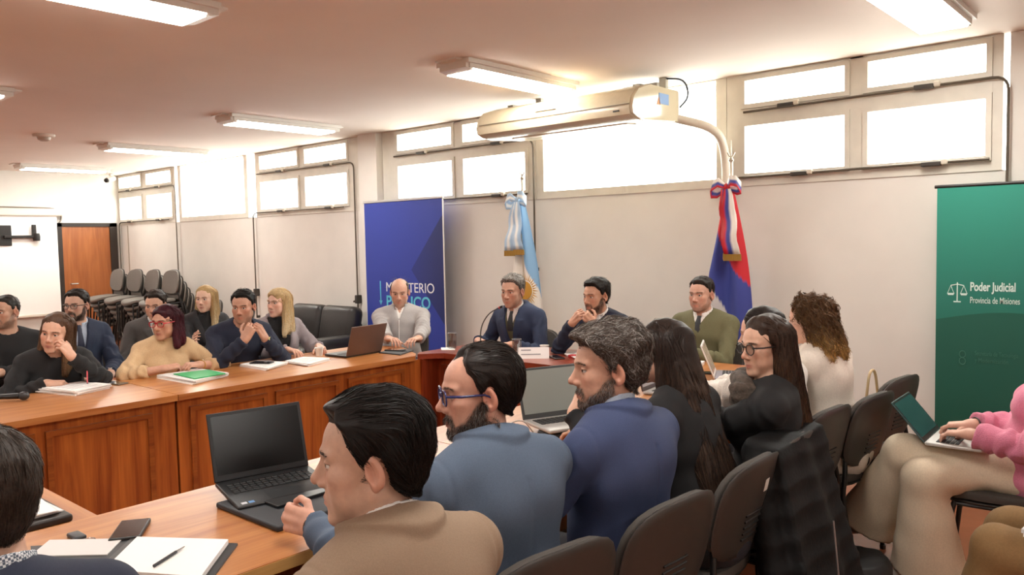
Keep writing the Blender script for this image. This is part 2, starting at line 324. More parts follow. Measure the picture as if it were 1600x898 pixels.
def panel_y(t, y, x0, x1, z0, z1, mt, mm):
    w_ = .028; p = obj('panel', box(x0+w_, x1-w_, y-.005, y, z0+w_, z1-w_), mt, t)
    obj('moulding', [box(x0, x1, y-.016, y, z1-w_, z1), box(x0, x1, y-.016, y, z0, z0+w_), box(x0, x0+w_, y-.016, y, z0+w_, z1-w_), box(x1-w_, x1, y-.016, y, z0+w_, z1-w_)], mm, p)
def top_poly(poly, z0=TZ-.035, z1=TZ):
    return prism(poly, 2, z0, z1)
def table_long(label, x0, x1, y0, y1, front, panels, topm, poly=None, zt=TZ):
    t = thing('conference_table', label, 'table', ((x0+x1)/2, (y0+y1)/2, 0)); cx, cy_ = (x0+x1)/2, (y0+y1)/2
    P = poly or [(x0, y0), (x1, y0), (x1, y1), (x0, y1)]
    obj('table_top', top_poly([(p-cx, q-cy_) for p, q in P], zt-.035, zt), topm, t)
    fx = (x1-.045) if front > 0 else (x0+.045); fx -= cx
    obj('front_board', box(fx-.012, fx+.012, y0-cy_+.004, y1-cy_-.004, .03, zt-.035), w_front, t)
    for (a, b) in panels: panel_x(t, fx+.012*front, a-cy_, b-cy_, .13, .665, front, w_front, w_mould)
    obj('plinth', box(fx-.02, fx+.02, y0-cy_, y1-cy_, 0, .03), w_mould, t)
    bx = (x0+.04 if front > 0 else x1-.04)-cx
    for yy in (y0+.02, y1-.05): obj('side_board', box(min(bx, fx)+.03*0, max(bx, fx), yy-cy_, yy-cy_+.025, 0.0, zt-.036), w_front, t)
    return t
table_long('orange-brown conference table under the microphone at the left edge', -5.32, -4.46, -.30, 2.14, 1, [(.30, .85), (.87, 1.40), (1.45, 2.0)], w_top)
table_long('orange-brown conference table with the open brown laptop on it', -5.32, -4.46, 2.145, 4.05, 1, [(2.22, 2.73), (2.79, 3.28), (3.36, 3.87)], w_top,
           [(-5.32, 2.145), (-4.46, 2.145), (-4.46, 3.96), (-4.55, 4.05), (-5.0, 4.28), (-5.12, 4.2), (-5.32, 4.05)])
nt = table_long('orange conference table with the open black laptop on it', -2.66, -1.88, -.9, 2.30, -1, [(-.7, -.1), (0.0, .6), (.7, 1.3), (1.4, 2.0)], w_top)
obj('edge_band', box(.388, .392, -1.6, 1.6, TZ-.035, TZ-.002), w_edge, nt)
table_long('orange conference table in front of the woman in round glasses', -2.66, -1.88, 2.305, 4.90, -1, [(2.4, 3.0), (3.1, 3.7)], w_top)
t = thing('conference_table', 'orange conference table closing the square, holding the black planner', 'table', (-3.57, .55, 0))
obj('table_top', box(-.885, .90, -.35, .46, TZ-.045, TZ-.012), w_topx, t); obj('front_board', box(-.88, .89, .40, .424, .03, TZ-.045), w_front, t)
obj('side_board', box(-.86, -.835, -.3, .40, 0, TZ-.046), w_front, t); obj('side_board', box(.83, .855, -.3, .40, 0, TZ-.046), w_front, t)
# head table, redder wood
t = thing('conference_table', 'dark red wooden head table with the name card on it', 'table', (-3.57, 4.5, 0))
obj('table_top', prism([(-.93, -.48), (-.80, -.33), (.90, -.33), (.90, .36), (-1.0, .36), (-1.0, -.40)], 2, TZ-.035, TZ+.004), w_red, t)
obj('front_board', box(-.90, .90, -.29, -.266, .03, TZ-.035), w_redv, t)
obj('side_board', prism([(-.93, -.46), (-.90, -.46), (-.90, -.27), (-.93, -.27)], 2, 0, TZ-.036), w_redv, t); obj('side_board', box(.86, .89, -.26, .30, 0, TZ-.036), w_redv, t)
for a, b in ((-.86, -.40), (-.34, .10), (.44, .86)): panel_y(t, -.29, a, b, .13, .66, w_redv, wood('red_moulding', '541d0d', '7d3318', 0, .3, 1, .3))
# carved emblem board
cm = mat('carving_dark', '2b150c', .5); e = obj('carved_board', box(.13, .42, -.30, -.29, .12, .68), w_front, t)
carve = []
for i in range(7):
    a = math.radians(-60+20*i); carve.append(tube([(.275+.05*math.sin(a), -.302, .40+.05*math.cos(a)), (.275+.13*math.sin(a), -.302, .40+.20*math.cos(a))], .006, 6))
for r_ in (.035, .115): carve.append(tube([(.275+r_*math.cos(q), -.302, .38+r_*1.1*math.sin(q)) for q in np.linspace(0, 2*math.pi, 25)[:-1]], .006, 6, closed=True))
for i in range(5): carve.append(tube([(.15+.02*i, -.302, .18+.012*i), (.20+.045*i, -.302, .26-.015*i)], .007, 6))
obj('carving', carve, cm, e)
# ================================================================== chairs
plastic = mat('chair_plastic', '3b3733', .42, noise=.05, nscale=50, bump=.1, bscale=900); padm = mat('chair_pad', '45403b', .75, noise=.06, nscale=120, bump=.15, bscale=600)
padg = mat('chair_pad_grey', '6b655e', .6, noise=.06, nscale=80); tubem = mat('chair_tube', '1d1b1a', .35, .3)
def pad(w, h, th, fn, p=3.0, rings=7, n=36, edge=.35):
    """cushion with a rounded super-ellipse outline; fn maps (u, v, offset) to a point"""
    V = []; F = []; secs = [(k/rings, -1) for k in range(rings+1)]+[(1+.0, 0)]+[(k/rings, 1) for k in range(rings, -1, -1)]
    for (r_, sd) in secs:
        rr = r_ if sd else 1.02
        for k in range(n):
            a = 2*math.pi*k/n; c, s = math.cos(a), math.sin(a); q = (abs(c)**p+abs(s)**p)**(-1/p)
            u, v = rr*c*q*w/2, rr*s*q*h/2; off = sd*th/2*(1-edge*r_**4)
            V.append(fn(u, v, off))
    for i in range(len(secs)-1):
        for k in range(n): F.append((i*n+k, i*n+(k+1) % n, (i+1)*n+(k+1) % n, (i+1)*n+k))
    return V, F
def chair_proto(name, label, pm, group=None):
    t = thing(name, label, 'chair', (0, 0, 0), 0, group); tl = math.radians(13)
    def seatf(u, v, o): return (u, v+.02, .448+o-.018*(v/.2)*(v > .12)*((v-.12)/.08)+.25*u*u)
    obj('seat', pad(.46, .42, .05, seatf), pm, t, 60)
    obj('seat_shell', pad(.44, .40, .018, lambda u, v, o: seatf(u, v, o-.030)), plastic, t, 60)
    def backf(u, v, o): yy = -.205-.9*u*u*-1*.55-(v+.16)*math.sin(tl)+o*math.cos(tl); return (u, yy, .685+v*math.cos(tl)+o*math.sin(tl))
    bk = obj('backrest', pad(.44, .33, .032, lambda u, v, o: backf(u, v, o+.012), 3.2), pm, t, 60)
    sh = obj('back_shell', pad(.45, .35, .016, lambda u, v, o: backf(u, v, o-.010), 3.2), plastic, t, 60)
    for i in range(5):
        v = -.02-.022*i; a, b = backf(-.06, v, -.0195), backf(.06, v, -.0195)
        obj('vent_slot', tube([a, b], .0042, 6), tubem, sh, 40)
    for sx in (-1, 1):
        obj('leg', tube(bend([(sx*.19, .18, .42), (sx*.20, .19, .38), (sx*.225, .23, .012)], .03), .0115, 10), tubem, t, 40)
        obj('leg', tube(bend([(sx*.17, -.19, .60), (sx*.20, -.205, .47), (sx*.215, -.20, .40), (sx*.235, -.27, .012)], .05), .0115, 10), tubem, t, 40)
        obj('seat_rail', tube([(sx*.19, .18, .412), (sx*.205, -.20, .412)], .010, 8), tubem, t, 40)
        for yy in (.23, -.27): obj('foot_cap', lathe([(.014, 0), (.015, .02)], 10, (sx*(.225 if yy > 0 else .235), yy, 0)), plastic, t)
    obj('cross_rail', tube([(-.19, .12, .412), (.19, .12, .412)], .009, 8), tubem, t, 40)
    return t
chair0 = chair_proto('stacking_chair', 'black stacking chair under the man with the brown jacket', padm, 'black meeting chairs'); chair0.location = (-50, 0, 0)
_first = [True]
def chair(x, y, face, label):
    a = math.radians(face)
    if _first[0]:
        _first[0] = False; chair0.location = (x, y, 0); chair0.rotation_euler = (0, 0, a); chair0['label'] = label; return chair0
    return dup(chair0, (x, y, 0), a, label)
# stacked grey chairs along the window wall: four stacks of six, each chair shifted forward and up
sc0 = chair_proto('stacked_chair', 'x', padg, 'grey stacked chairs by the door')
names = ['first', 'second', 'third', 'fourth']; lev = ['bottom', 'second', 'third', 'fourth', 'fifth', 'topmost']; used = False
for i, x in enumerate((-12.80, -12.18, -11.60, -11.02)):
    for k in range(6):
        lab = '%s grey padded chair of the %s stack counted from the door' % (lev[k], names[i]); p = (x, 5.28-.032*k, .080*k)
        rot = (math.radians(-1.1*k), 0, math.pi+math.radians((3, -4, 2, -3, 5, 0)[(i+k) % 6]*.5))
        if not used: used = True; sc0.location = p; sc0.rotation_euler = rot; sc0['label'] = lab
        else: dup(sc0, p, rot, lab)
for x, y, rz, lab in ((-10.45, 5.35, math.pi, 'grey padded chair at the end of the stacks by the wall'), (-8.2, 4.45, math.radians(120), 'dark grey chair behind the blonde woman in black'), (-8.95, 5.0, math.radians(150), 'grey chair standing by the wall behind the second row')):
    dup(sc0, (x, y, 0), rz, lab, 'loose grey chairs')
# ================================================================== black leather armchair by the wall
t = thing('leather_sofa', 'black leather sofa by the wall behind the blonde woman in grey', 'sofa', (-7.95, 5.35, 0), math.radians(180)); lea = mat('black_leather', '1f1d1c', .38, noise=.1, nscale=15, bump=.25, bscale=40)
obj('base', rbox(-.85, .85, -.40, .42, .06, .30, .04), lea, t, 50)
for sx in (-1, 1):
    obj('armrest', rbox(sx*.74-.12, sx*.74+.12, -.40, .45, .06, .58, .06, 4), lea, t, 50)
    obj('seat_cushion', rbox(sx*.31-.31, sx*.31+.31, -.22, .44, .30, .46, .06, 4), lea, t, 50)
    obj('back_cushion', xf(rbox(-.31, .31, -.10, .10, -.02, .46, .08, 4), Matrix.Translation((sx*.31, -.24, .42))@Matrix.Rotation(math.radians(12), 4, 'X')), lea, t, 50)
    for yy in (-.34, .36): obj('foot', lathe([(.025, 0), (.03, .06)], 10, (sx*.75, yy, 0)), bl, t)
# ================================================================== roller banners
def banner_mat(name, kind):
    M = bpy.data.materials.new(name); M.use_nodes = True; nt_ = M.node_tree; b = nt_.nodes['Principled BSDF']; L = nt_.links.new; b.inputs['Roughness'].default_value = .55
    tc = nt_.nodes.new('ShaderNodeTexCoord'); sp = nt_.nodes.new('ShaderNodeSeparateXYZ'); L(tc.outputs['Object'], sp.inputs[0])
    def math_(op, a, b_=None, c=None):
        n = nt_.nodes.new('ShaderNodeMath'); n.operation = op
        for i, v in enumerate((a, b_, c)):
            if v is None: continue
            if isinstance(v, (int, float)): n.inputs[i].default_value = v
            else: L(v, n.inputs[i])
        return n.outputs[0]
    def mix(f, c1, c2):
        n = nt_.nodes.new('ShaderNodeMix'); n.data_type = 'RGBA'; L(f, n.inputs[0])
        for i, c in ((6, c1), (7, c2)):
            if isinstance(c, str): n.inputs[i].default_value = (*srgb(c), 1)
            else: L(c, n.inputs[i])
        return n.outputs[2]
    x, z = sp.outputs[0], sp.outputs[2]
    if kind == 'blue':   # darker printed diamond at the right edge
        dd = math_('ADD', math_('MULTIPLY', math_('ABSOLUTE', math_('SUBTRACT', x, .63)), 1.15), math_('ABSOLUTE', math_('SUBTRACT', z, 1.30)))
        inside = math_('LESS_THAN', dd, .57); col = mix(math_('MULTIPLY', inside, math_('MULTIPLY_ADD', x, .9, .45)), '2b3f9e', '1c2a66')
    else:                # two printed green tones with a wavy hill line
        wv = math_('MULTIPLY_ADD', math_('SINE', math_('MULTIPLY_ADD', x, 4.2, 2.2)), .05, 1.03)
        up = math_('GREATER_THAN', z, wv); g1 = mix(math_('MULTIPLY_ADD', z, 1.1, -1.15), '1b6e5f', '2a9480'); col = mix(up, mix(math_('MULTIPLY', z, .9), '0f4a3c', '14594a'), g1)
    L(col, b.inputs['Base Color']); return M
t = thing('banner_stand', 'blue roll-up banner with white lettering behind the balding man', 'banner', (-6.65, 5.77, 0))
obj('banner_cloth', box(-.64, .64, -.004, .004, .09, 2.045), banner_mat('banner_blue', 'blue'), t)
obj('top_rail', rbox(-.655, .655, -.012, .012, 2.045, 2.075, .006), mat('alu', 'c9c8c6', .35, .7), t); obj('side_edge', [box(-.648, -.64, -.006, .006, .09, 2.05), box(.64, .648, -.006, .006, .09, 2.05)], mat('banner_white', 'e8e6e2', .6), t)
obj('cassette', rbox(-.66, .66, -.06, .06, .0, .09, .02), MATS['alu'], t); obj('pole', tube([(0, .03, .05), (0, .03, 2.05)], .01, 8), MATS['alu'], t)
lw = mat('letter_white', 'e9edf2', .5); lc = mat('letter_cyan', '5fc3dc', .5); RX = Matrix.Rotation(math.radians(90), 4, 'X')
def blt(body, size, m_, x, z, yo=-.006, bold=0., al='LEFT', par=None, xs=1.): return textobj('lettering', body, size, m_, par or t, Matrix.Translation((x, yo, z))@RX@Matrix.Diagonal((xs, 1, 1, 1)), al, bold)
blt('MINISTERIO', .150, lw, -.30, 1.055); blt('PÚBLICO', .180, lc, -.30, .885, bold=.003); blt('D E   M I S I O N E S', .072, lw, -.30, .80)
obj('emblem', [box(-.40, -.385, -.006, -.004, .93, 1.17), prism([(-.42, .95), (-.365, .95), (-.3925, .90)], 1, -.006, -.004)], lc, t)
t = thing('banner_stand', 'green hanging banner with a scales emblem beside the window', 'banner', (-.80, 5.80, 0)); gb = mat('letter_pale', 'cfe6df', .6); gd = mat('letter_dim', '37705f', .6)
obj('banner_cloth', box(-.57, .57, -.004, .004, .16, 1.885), banner_mat('banner_green', 'green'), t); obj('top_rail', tube([(-.585, 0, 1.89), (.585, 0, 1.89)], .011, 8), bl, t)
obj('stand_pole', [tube([(0, .03, 0), (0, .03, 1.9)], .012, 8), rbox(-.35, .35, -.02, .1, 0, .03, .01)], bl, t)
blt('Poder Judicial', .078, gb, -.372, 1.215, bold=.0018, xs=.59); blt('Provincia de Misiones', .058, gb, -.372, 1.135, bold=.0003, xs=.545)
sc = [tube([(-.43, -.006, 1.13), (-.43, -.006, 1.28)], .004, 6), tube([(-.475, -.006, 1.255), (-.43, -.006, 1.265), (-.385, -.006, 1.255)], .004, 6), box(-.455, -.405, -.008, -.004, 1.125, 1.135)]
for sx in (-1, 1):
    for q in (-.022, .022): sc.append(tube([(-.43+sx*.045, -.006, 1.255), (-.43+sx*.045+q, -.006, 1.195)], .002, 5))
    sc.append(prism([(-.43+sx*.045-.026, 1.196), (-.43+sx*.045-.018, 1.180), (-.43+sx*.045+.018, 1.180), (-.43+sx*.045+.026, 1.196)], 1, -.008, -.004))
ME = Matrix.Translation((-.445, 0, 1.2))@Matrix.Scale(.84, 4)@Matrix.Translation((.43, 0, -1.2)); obj('scales_emblem', [xf(q_, ME) for q_ in sc], gb, t)
em = [tube([(-.41+.018*math.cos(a), -.006, zc+.022*math.sin(a)) for a in np.linspace(0, 2*math.pi, 17)[:-1]], .003, 5, closed=True) for zc in (.80, .755)]
obj('dim_emblem', em, gd, t); blt('Secretaría de Tecnología', .04, gd, -.34, .80, xs=.6); blt('y Modernización', .04, gd, -.34, .755, xs=.7)
# ================================================================== flags on stands
def flag(label, x, y, bands, ribbon, kind):
    t = thing('flag_stand', label, 'flag', (x, y, 0)); gold = mat('gold_fringe', 'a8823a', .4, .4); pole = mat('flag_pole', 'c8c0b0', .3, .6)
    obj('pole', tube([(0, 0, .02), (0, 0, 2.16)], .013, 10), pole, t, 40); obj('base', lathe([(.16, 0), (.16, .02), (.05, .05), (.02, .10)], 20), bl, t, 40)
    obj('finial', [lathe([(.006, 2.14), (.02, 2.17), (.006, 2.20), (.002, 2.32)], 12), tube([(-.03, 0, 2.23), (-.012, 0, 2.20), (.012, 0, 2.20), (.03, 0, 2.23)], .006, 6)], pole, t, 40)
    # draped cloth: hangs in folds from the pole; the colour bands run along the cloth
    nu, nv = 60, 48; V = []; C = []
    for j in range(nv+1):
        v = j/nv; z = 1.98-1.50*v
        for i in range(nu+1):
            u = i/nu; wdt = .06+kind['spread']*min(1, v*1.25)**.8
            xx = (u-.5)*wdt+kind['skew']*v; yy = -.02-.055*math.sin(u*math.pi*kind['folds']+1.2*v)*(.35+.65*v)-.04*v
            V.append((xx+.012*math.sin(7*v+5*u), yy, z+.02*math.sin(u*9)*v)); C.append(bands(u, v))
    F = [(j*(nu+1)+i, j*(nu+1)+i+1, (j+1)*(nu+1)+i+1, (j+1)*(nu+1)+i) for j in range(nv) for i in range(nu)]
    me = bpy.data.meshes.new('flag_cloth'); me.from_pydata(V, [], F); me.polygons.foreach_set('use_smooth', [True]*len(F)); me.materials.append(mat('flag_cloth', 'ffffff', .7, attr=True)); setcol(me, np.array(C))
    fc = link('flag_cloth', me, t); so = fc.modifiers.new('thick', 'SOLIDIFY'); so.thickness = .003
    # bow: two loops, knot and two tails with gold fringe
    def strip(path, wv, cols):
        V = []; C = []; n = len(path); m_ = len(cols)*2
        for i, (p, w_) in enumerate(zip(path, wv)):
            p = Vector(p)
            for k in range(m_+1): V.append(tuple(p+Vector(w_)*(k/m_-.5))); C.append(srgb(cols[min(k//2, len(cols)-1)]))
        F = [(i*(m_+1)+k, i*(m_+1)+k+1, (i+1)*(m_+1)+k+1, (i+1)*(m_+1)+k) for i in range(n-1) for k in range(m_)]
        return V, F, C
    for nm, path, wv in ribbon['pieces']:
        V, F, C = strip(path, wv, ribbon['cols']); me = bpy.data.meshes.new(nm); me.from_pydata(V, [], F); me.polygons.foreach_set('use_smooth', [True]*len(F)); me.materials.append(mat('ribbon_satin', 'ffffff', .35, attr=True)); setcol(me, np.array(C)); o = link(nm, me, t)
        so = o.modifiers.new('thick', 'SOLIDIFY'); so.thickness = .003
        if nm == 'ribbon_tail':
            e_ = Vector(path[-1]); w_ = Vector(wv[-1]); obj('fringe', [tube([tuple(e_+w_*(k/12-.5)), tuple(e_+w_*(k/12-.5)*1.05+Vector((0, 0, -.05)))], .005, 5) for k in range(13)], gold, o)
    obj('knot', ball((.0, -.075, 1.965), (.028, .022, .03)), mat('knot_'+ribbon['cols'][0], ribbon['cols'][0], .5), t, 60)
    return t
def arc(cx, cz, rx, rz, a0, a1, y0, n=14):
    return [(cx+rx*math.cos(math.radians(a0+(a1-a0)*i/n)), y0-.03*math.sin(math.pi*i/n), cz+rz*math.sin(math.radians(a0+(a1-a0)*i/n))) for i in range(n+1)]
def bow(cols, t1, t2, w_=.085):
    lp1 = [(0, -.075, 1.965), (-.05, -.12, 2.0), (-.10, -.12, 1.98), (-.115, -.09, 1.93), (-.08, -.07, 1.92), (0, -.075, 1.955)]
    lp2 = [(0, -.075, 1.965), (.05, -.12, 2.01), (.10, -.12, 2.0), (.12, -.09, 1.95), (.08, -.07, 1.935), (0, -.075, 1.955)]
    wl = [(0, .0, .03), (.01, 0, .07), (.02, .02, .09), (.01, .02, .09), (0, 0, .07), (0, 0, .03)]
    wr = [(0, .0, .03), (-.01, 0, .07), (-.02, .02, .09), (-.01, .02, .09), (0, 0, .07), (0, 0, .03)]
    def tail(p0, p1, n=10):
        path = [(p0[0]+(p1[0]-p0[0])*i/n+.006*math.sin(i*1.4), p0[1]+(p1[1]-p0[1])*i/n-.008*math.sin(i*1.1), p0[2]+(p1[2]-p0[2])*i/n) for i in range(n+1)]
        return path, [(w_*(.45+.55*min(1, i/4)), .02*math.sin(i*.8), 0) for i in range(n+1)]
    a, aw = tail((-.015, -.085, 1.95), t1); b, bw = tail((.015, -.095, 1.95), t2)
    return dict(cols=cols, pieces=[('ribbon_loop', lp1, wl), ('ribbon_loop', lp2, wr), ('ribbon_tail', a, aw), ('ribbon_tail', b, bw)])
LB, WH, SUN = srgb('7fa9cf'), srgb('e9e4dc'), srgb('c99a3c')
def ar_bands(u, v):
    return LB if u > .42+(v-.28)*1.7 and u < 1.25-(v-.5)*.2 else WH      # bands run diagonally in the hanging cloth
def mi_bands(u, v):
    return srgb('c8232f') if u > (v-.22)/.30 else (srgb('e4dfda') if u < (v-.45)*2.2 else srgb('3c4796'))
f1 = flag('light blue and white flag with a golden sun behind the microphone speaker', -4.86, 5.70, ar_bands, bow(('a9c6e0', 'eef0f0', 'a9c6e0'), (-.10, -.10, 1.50), (.03, -.12, 1.51), .105), dict(spread=.30, skew=.10, folds=3.4))
f2 = flag('red, blue and white flag with a tricolour bow behind the olive sweater', -2.77, 5.70, mi_bands, bow(('c8232f', '3c4796', 'e9e4dc'), (.045, -.11, 1.47), (.055, -.12, 1.46), .12), dict(spread=.38, skew=-.02, folds=3.0))
gold2 = mat('sun_gold', 'c08c2e', .5)
obj('sun_emblem', [lathe([(.085, 0), (.085, .006), (.02, .010)], 24)]+[prism([(-.010+0, 0), (.010, 0), (0, .075)], 2, 0, .005) for _ in range(0)], gold2, f1, 40).matrix_local = Matrix.Translation((.115, -.125, 1.135))@Matrix.Rotation(math.radians(90), 4, 'X')
rays = []
for i in range(32):
    a = 2*math.pi*i/32; L_ = .165 if i % 2 == 0 else .14; c, s_ = math.cos(a), math.sin(a)
    rays.append(([(.095*c-.007*s_, .095*s_+.007*c, 0), (.095*c+.007*s_, .095*s_-.007*c, 0), (L_*c, L_*s_, 0), (.095*c, .095*s_, .005)], [(0, 1, 2), (0, 3, 1), (1, 3, 2), (2, 3, 0)]))
obj('sun_rays', rays, gold2, f1).matrix_local = Matrix.Translation((.115, -.122, 1.135))@Matrix.Rotation(math.radians(90), 4, 'X')
# ================================================================== organic shapes: distance fields meshed with surface nets
def v3(*a): return np.array(a, np.float32)
def ell(P, c, r):
    q = P-np.asarray(c, np.float32); q *= q; r = np.asarray(r, np.float32)**-2
    k0 = np.sqrt(q@r); k1 = np.sqrt(q@(r*r))+1e-6
    return k0*(k0-1)/k1
def cap(P, a, b, ra, rb):
    a = np.asarray(a, np.float32); b = np.asarray(b, np.float32); ab = b-a; q = P-a
    h = q@ab; t = np.clip(h/max(1e-9, float(ab@ab)), 0, 1); q -= t[:, None]*ab
    return np.sqrt(np.einsum('ij,ij->i', q, q))-(ra+(rb-ra)*t)
def smin(a, b, k):
    h = np.clip(.5+.5*(b-a)/k, 0, 1); return b+(a-b)*h-k*h*(1-h)
def smax(a, b, k): return -smin(-a, -b, k)
def sst(a, b, x):
    t = np.clip((x-a)/(b-a), 0, 1); return t*t*(3-2*t)
def wob(P, f, seed):
    """cheap smooth noise, about -1..1"""
    r = np.random.default_rng(seed); o = 0
    for i in range(4):
        d = r.normal(size=3); d *= f*(1+.5*i)/np.linalg.norm(d); e = r.normal(size=3); e *= f*.6/np.linalg.norm(e)
        o = o+np.sin(P@d.astype(np.float32)+r.uniform(0, 6)+1.3*np.sin(P@e.astype(np.float32)+r.uniform(0, 6)))/(1+.4*i)
    return o/2.6
def nets(fn, lo, hi, h):
    """mesh fn = 0 inside the box lo..hi with cells of size h (coarse pass first)"""
    lo = np.asarray(lo, float); hi = np.asarray(hi, float); B = 4
    n = (np.ceil((hi-lo)/h/B).astype(int))*B+1; nb = (n-1)//B
    cc = [lo[i]+h*(B*np.arange(nb[i])+B/2) for i in range(3)]
    C = np.stack(np.meshgrid(*cc, indexing='ij'), -1).reshape(-1, 3).astype(np.float32)
    dc = fn(C).reshape(nb); near = np.abs(dc) < h*B*1.35+.004
    D = np.repeat(np.repeat(np.repeat(np.where(dc < 0, -1., 1.).astype(np.float32), B, 0), B, 1), B, 2)
    D = np.pad(D, ((0, 1),)*3, mode='edge')
    m = np.zeros(n, bool); mb = np.repeat(np.repeat(np.repeat(near, B, 0), B, 1), B, 2); m[:-1, :-1, :-1] = mb
    for ax in range(3):
        s = [slice(None)]*3; s2 = [slice(None)]*3; s[ax] = slice(1, None); s2[ax] = slice(None, -1); mm = m.copy(); mm[tuple(s)] |= m[tuple(s2)]; m = mm
    I = np.argwhere(m); X = (lo+I*h).astype(np.float32); val = np.empty(len(X), np.float32)
    for k in range(0, len(X), 200000): val[k:k+200000] = fn(X[k:k+200000])
    D[m] = val
    S = D < 0; n = np.array(D.shape)
    cnt = sum(S[i:n[0]-1+i, j:n[1]-1+j, k:n[2]-1+k].astype(np.int8) for i in (0, 1) for j in (0, 1) for k in (0, 1))
    act = (cnt > 0) & (cnt < 8); idx = -np.ones(act.shape, np.int64); A = np.argwhere(act); idx[act] = np.arange(len(A))
    acc = np.zeros((len(A), 3)); num = np.zeros(len(A))
    for ax in range(3):
        o = [a for a in range(3) if a != ax]
        for p in (0, 1):
            for q in (0, 1):
                a = A.copy(); a[:, o[0]] += p; a[:, o[1]] += q; b = a.copy(); b[:, ax] += 1
                da = D[a[:, 0], a[:, 1], a[:, 2]]; db = D[b[:, 0], b[:, 1], b[:, 2]]; x = (da < 0) != (db < 0)
                t = np.where(x, da/np.where(x, da-db, 1), 0); pt = a.astype(float); pt[:, ax] += t
                acc[x] += pt[x]; num[x] += 1
    V = lo+h*acc/np.maximum(num, 1)[:, None]
    Q = []
    for ax in range(3):
        o = [(ax+1) % 3, (ax+2) % 3]
        s0 = [slice(None)]*3; s1 = [slice(None)]*3; s0[ax] = slice(None, -1); s1[ax] = slice(1, None)
        E = S[tuple(s0)] != S[tuple(s1)]; a = np.argwhere(E); a = a[(a[:, o[0]] > 0) & (a[:, o[1]] > 0) & (a[:, o[0]] < n[o[0]]-1) & (a[:, o[1]] < n[o[1]]-1)]
        ins = S[a[:, 0], a[:, 1], a[:, 2]]
        def g(d0, d1):
            b = a.copy(); b[:, o[0]] -= d0; b[:, o[1]] -= d1; return idx[b[:, 0], b[:, 1], b[:, 2]]
        q = np.stack([g(1, 1), g(0, 1), g(0, 0), g(1, 0)], 1); q[~ins] = q[~ins][:, ::-1]; Q.append(q)
    Q = np.concatenate(Q); Q = Q[(Q >= 0).all(1)]
    return V.astype(np.float32), Q
def npmesh(name, V, Q, material, parent=None, col=None, smooth=True):
    me = bpy.data.meshes.new(name); k = Q.shape[1]
    me.vertices.add(len(V)); me.vertices.foreach_set('co', np.asarray(V, np.float32).ravel())
    me.loops.add(len(Q)*k); me.loops.foreach_set('vertex_index', Q.astype(np.int32).ravel())
    me.polygons.add(len(Q)); me.polygons.foreach_set('loop_start', np.arange(0, len(Q)*k, k, dtype=np.int32))
    if smooth: me.polygons.foreach_set('use_smooth', np.ones(len(Q), bool))
    me.update(); me.validate(); me.materials.append(material)
    if col is not None and len(me.vertices) == len(V): setcol(me, col)
    return link(name, me, parent)
def join(parts):
    V = []; Q = []; C = []; o = 0
    for v, q, c in parts:
        V.append(v); Q.append(q+o); C.append(np.broadcast_to(c, (len(v), 3))); o += len(v)
    return np.concatenate(V), np.concatenate(Q), np.concatenate(C)
def grad(fn, P, e=.002):
    g = np.stack([fn(P+v3(*(e*np.eye(3)[i])))-fn(P-v3(*(e*np.eye(3)[i]))) for i in range(3)], 1)
    return g/(np.linalg.norm(g, axis=1, keepdims=True)+1e-9)
def unit(a):
    a = np.asarray(a, float); return a/(np.linalg.norm(a, axis=-1, keepdims=True)+1e-12)
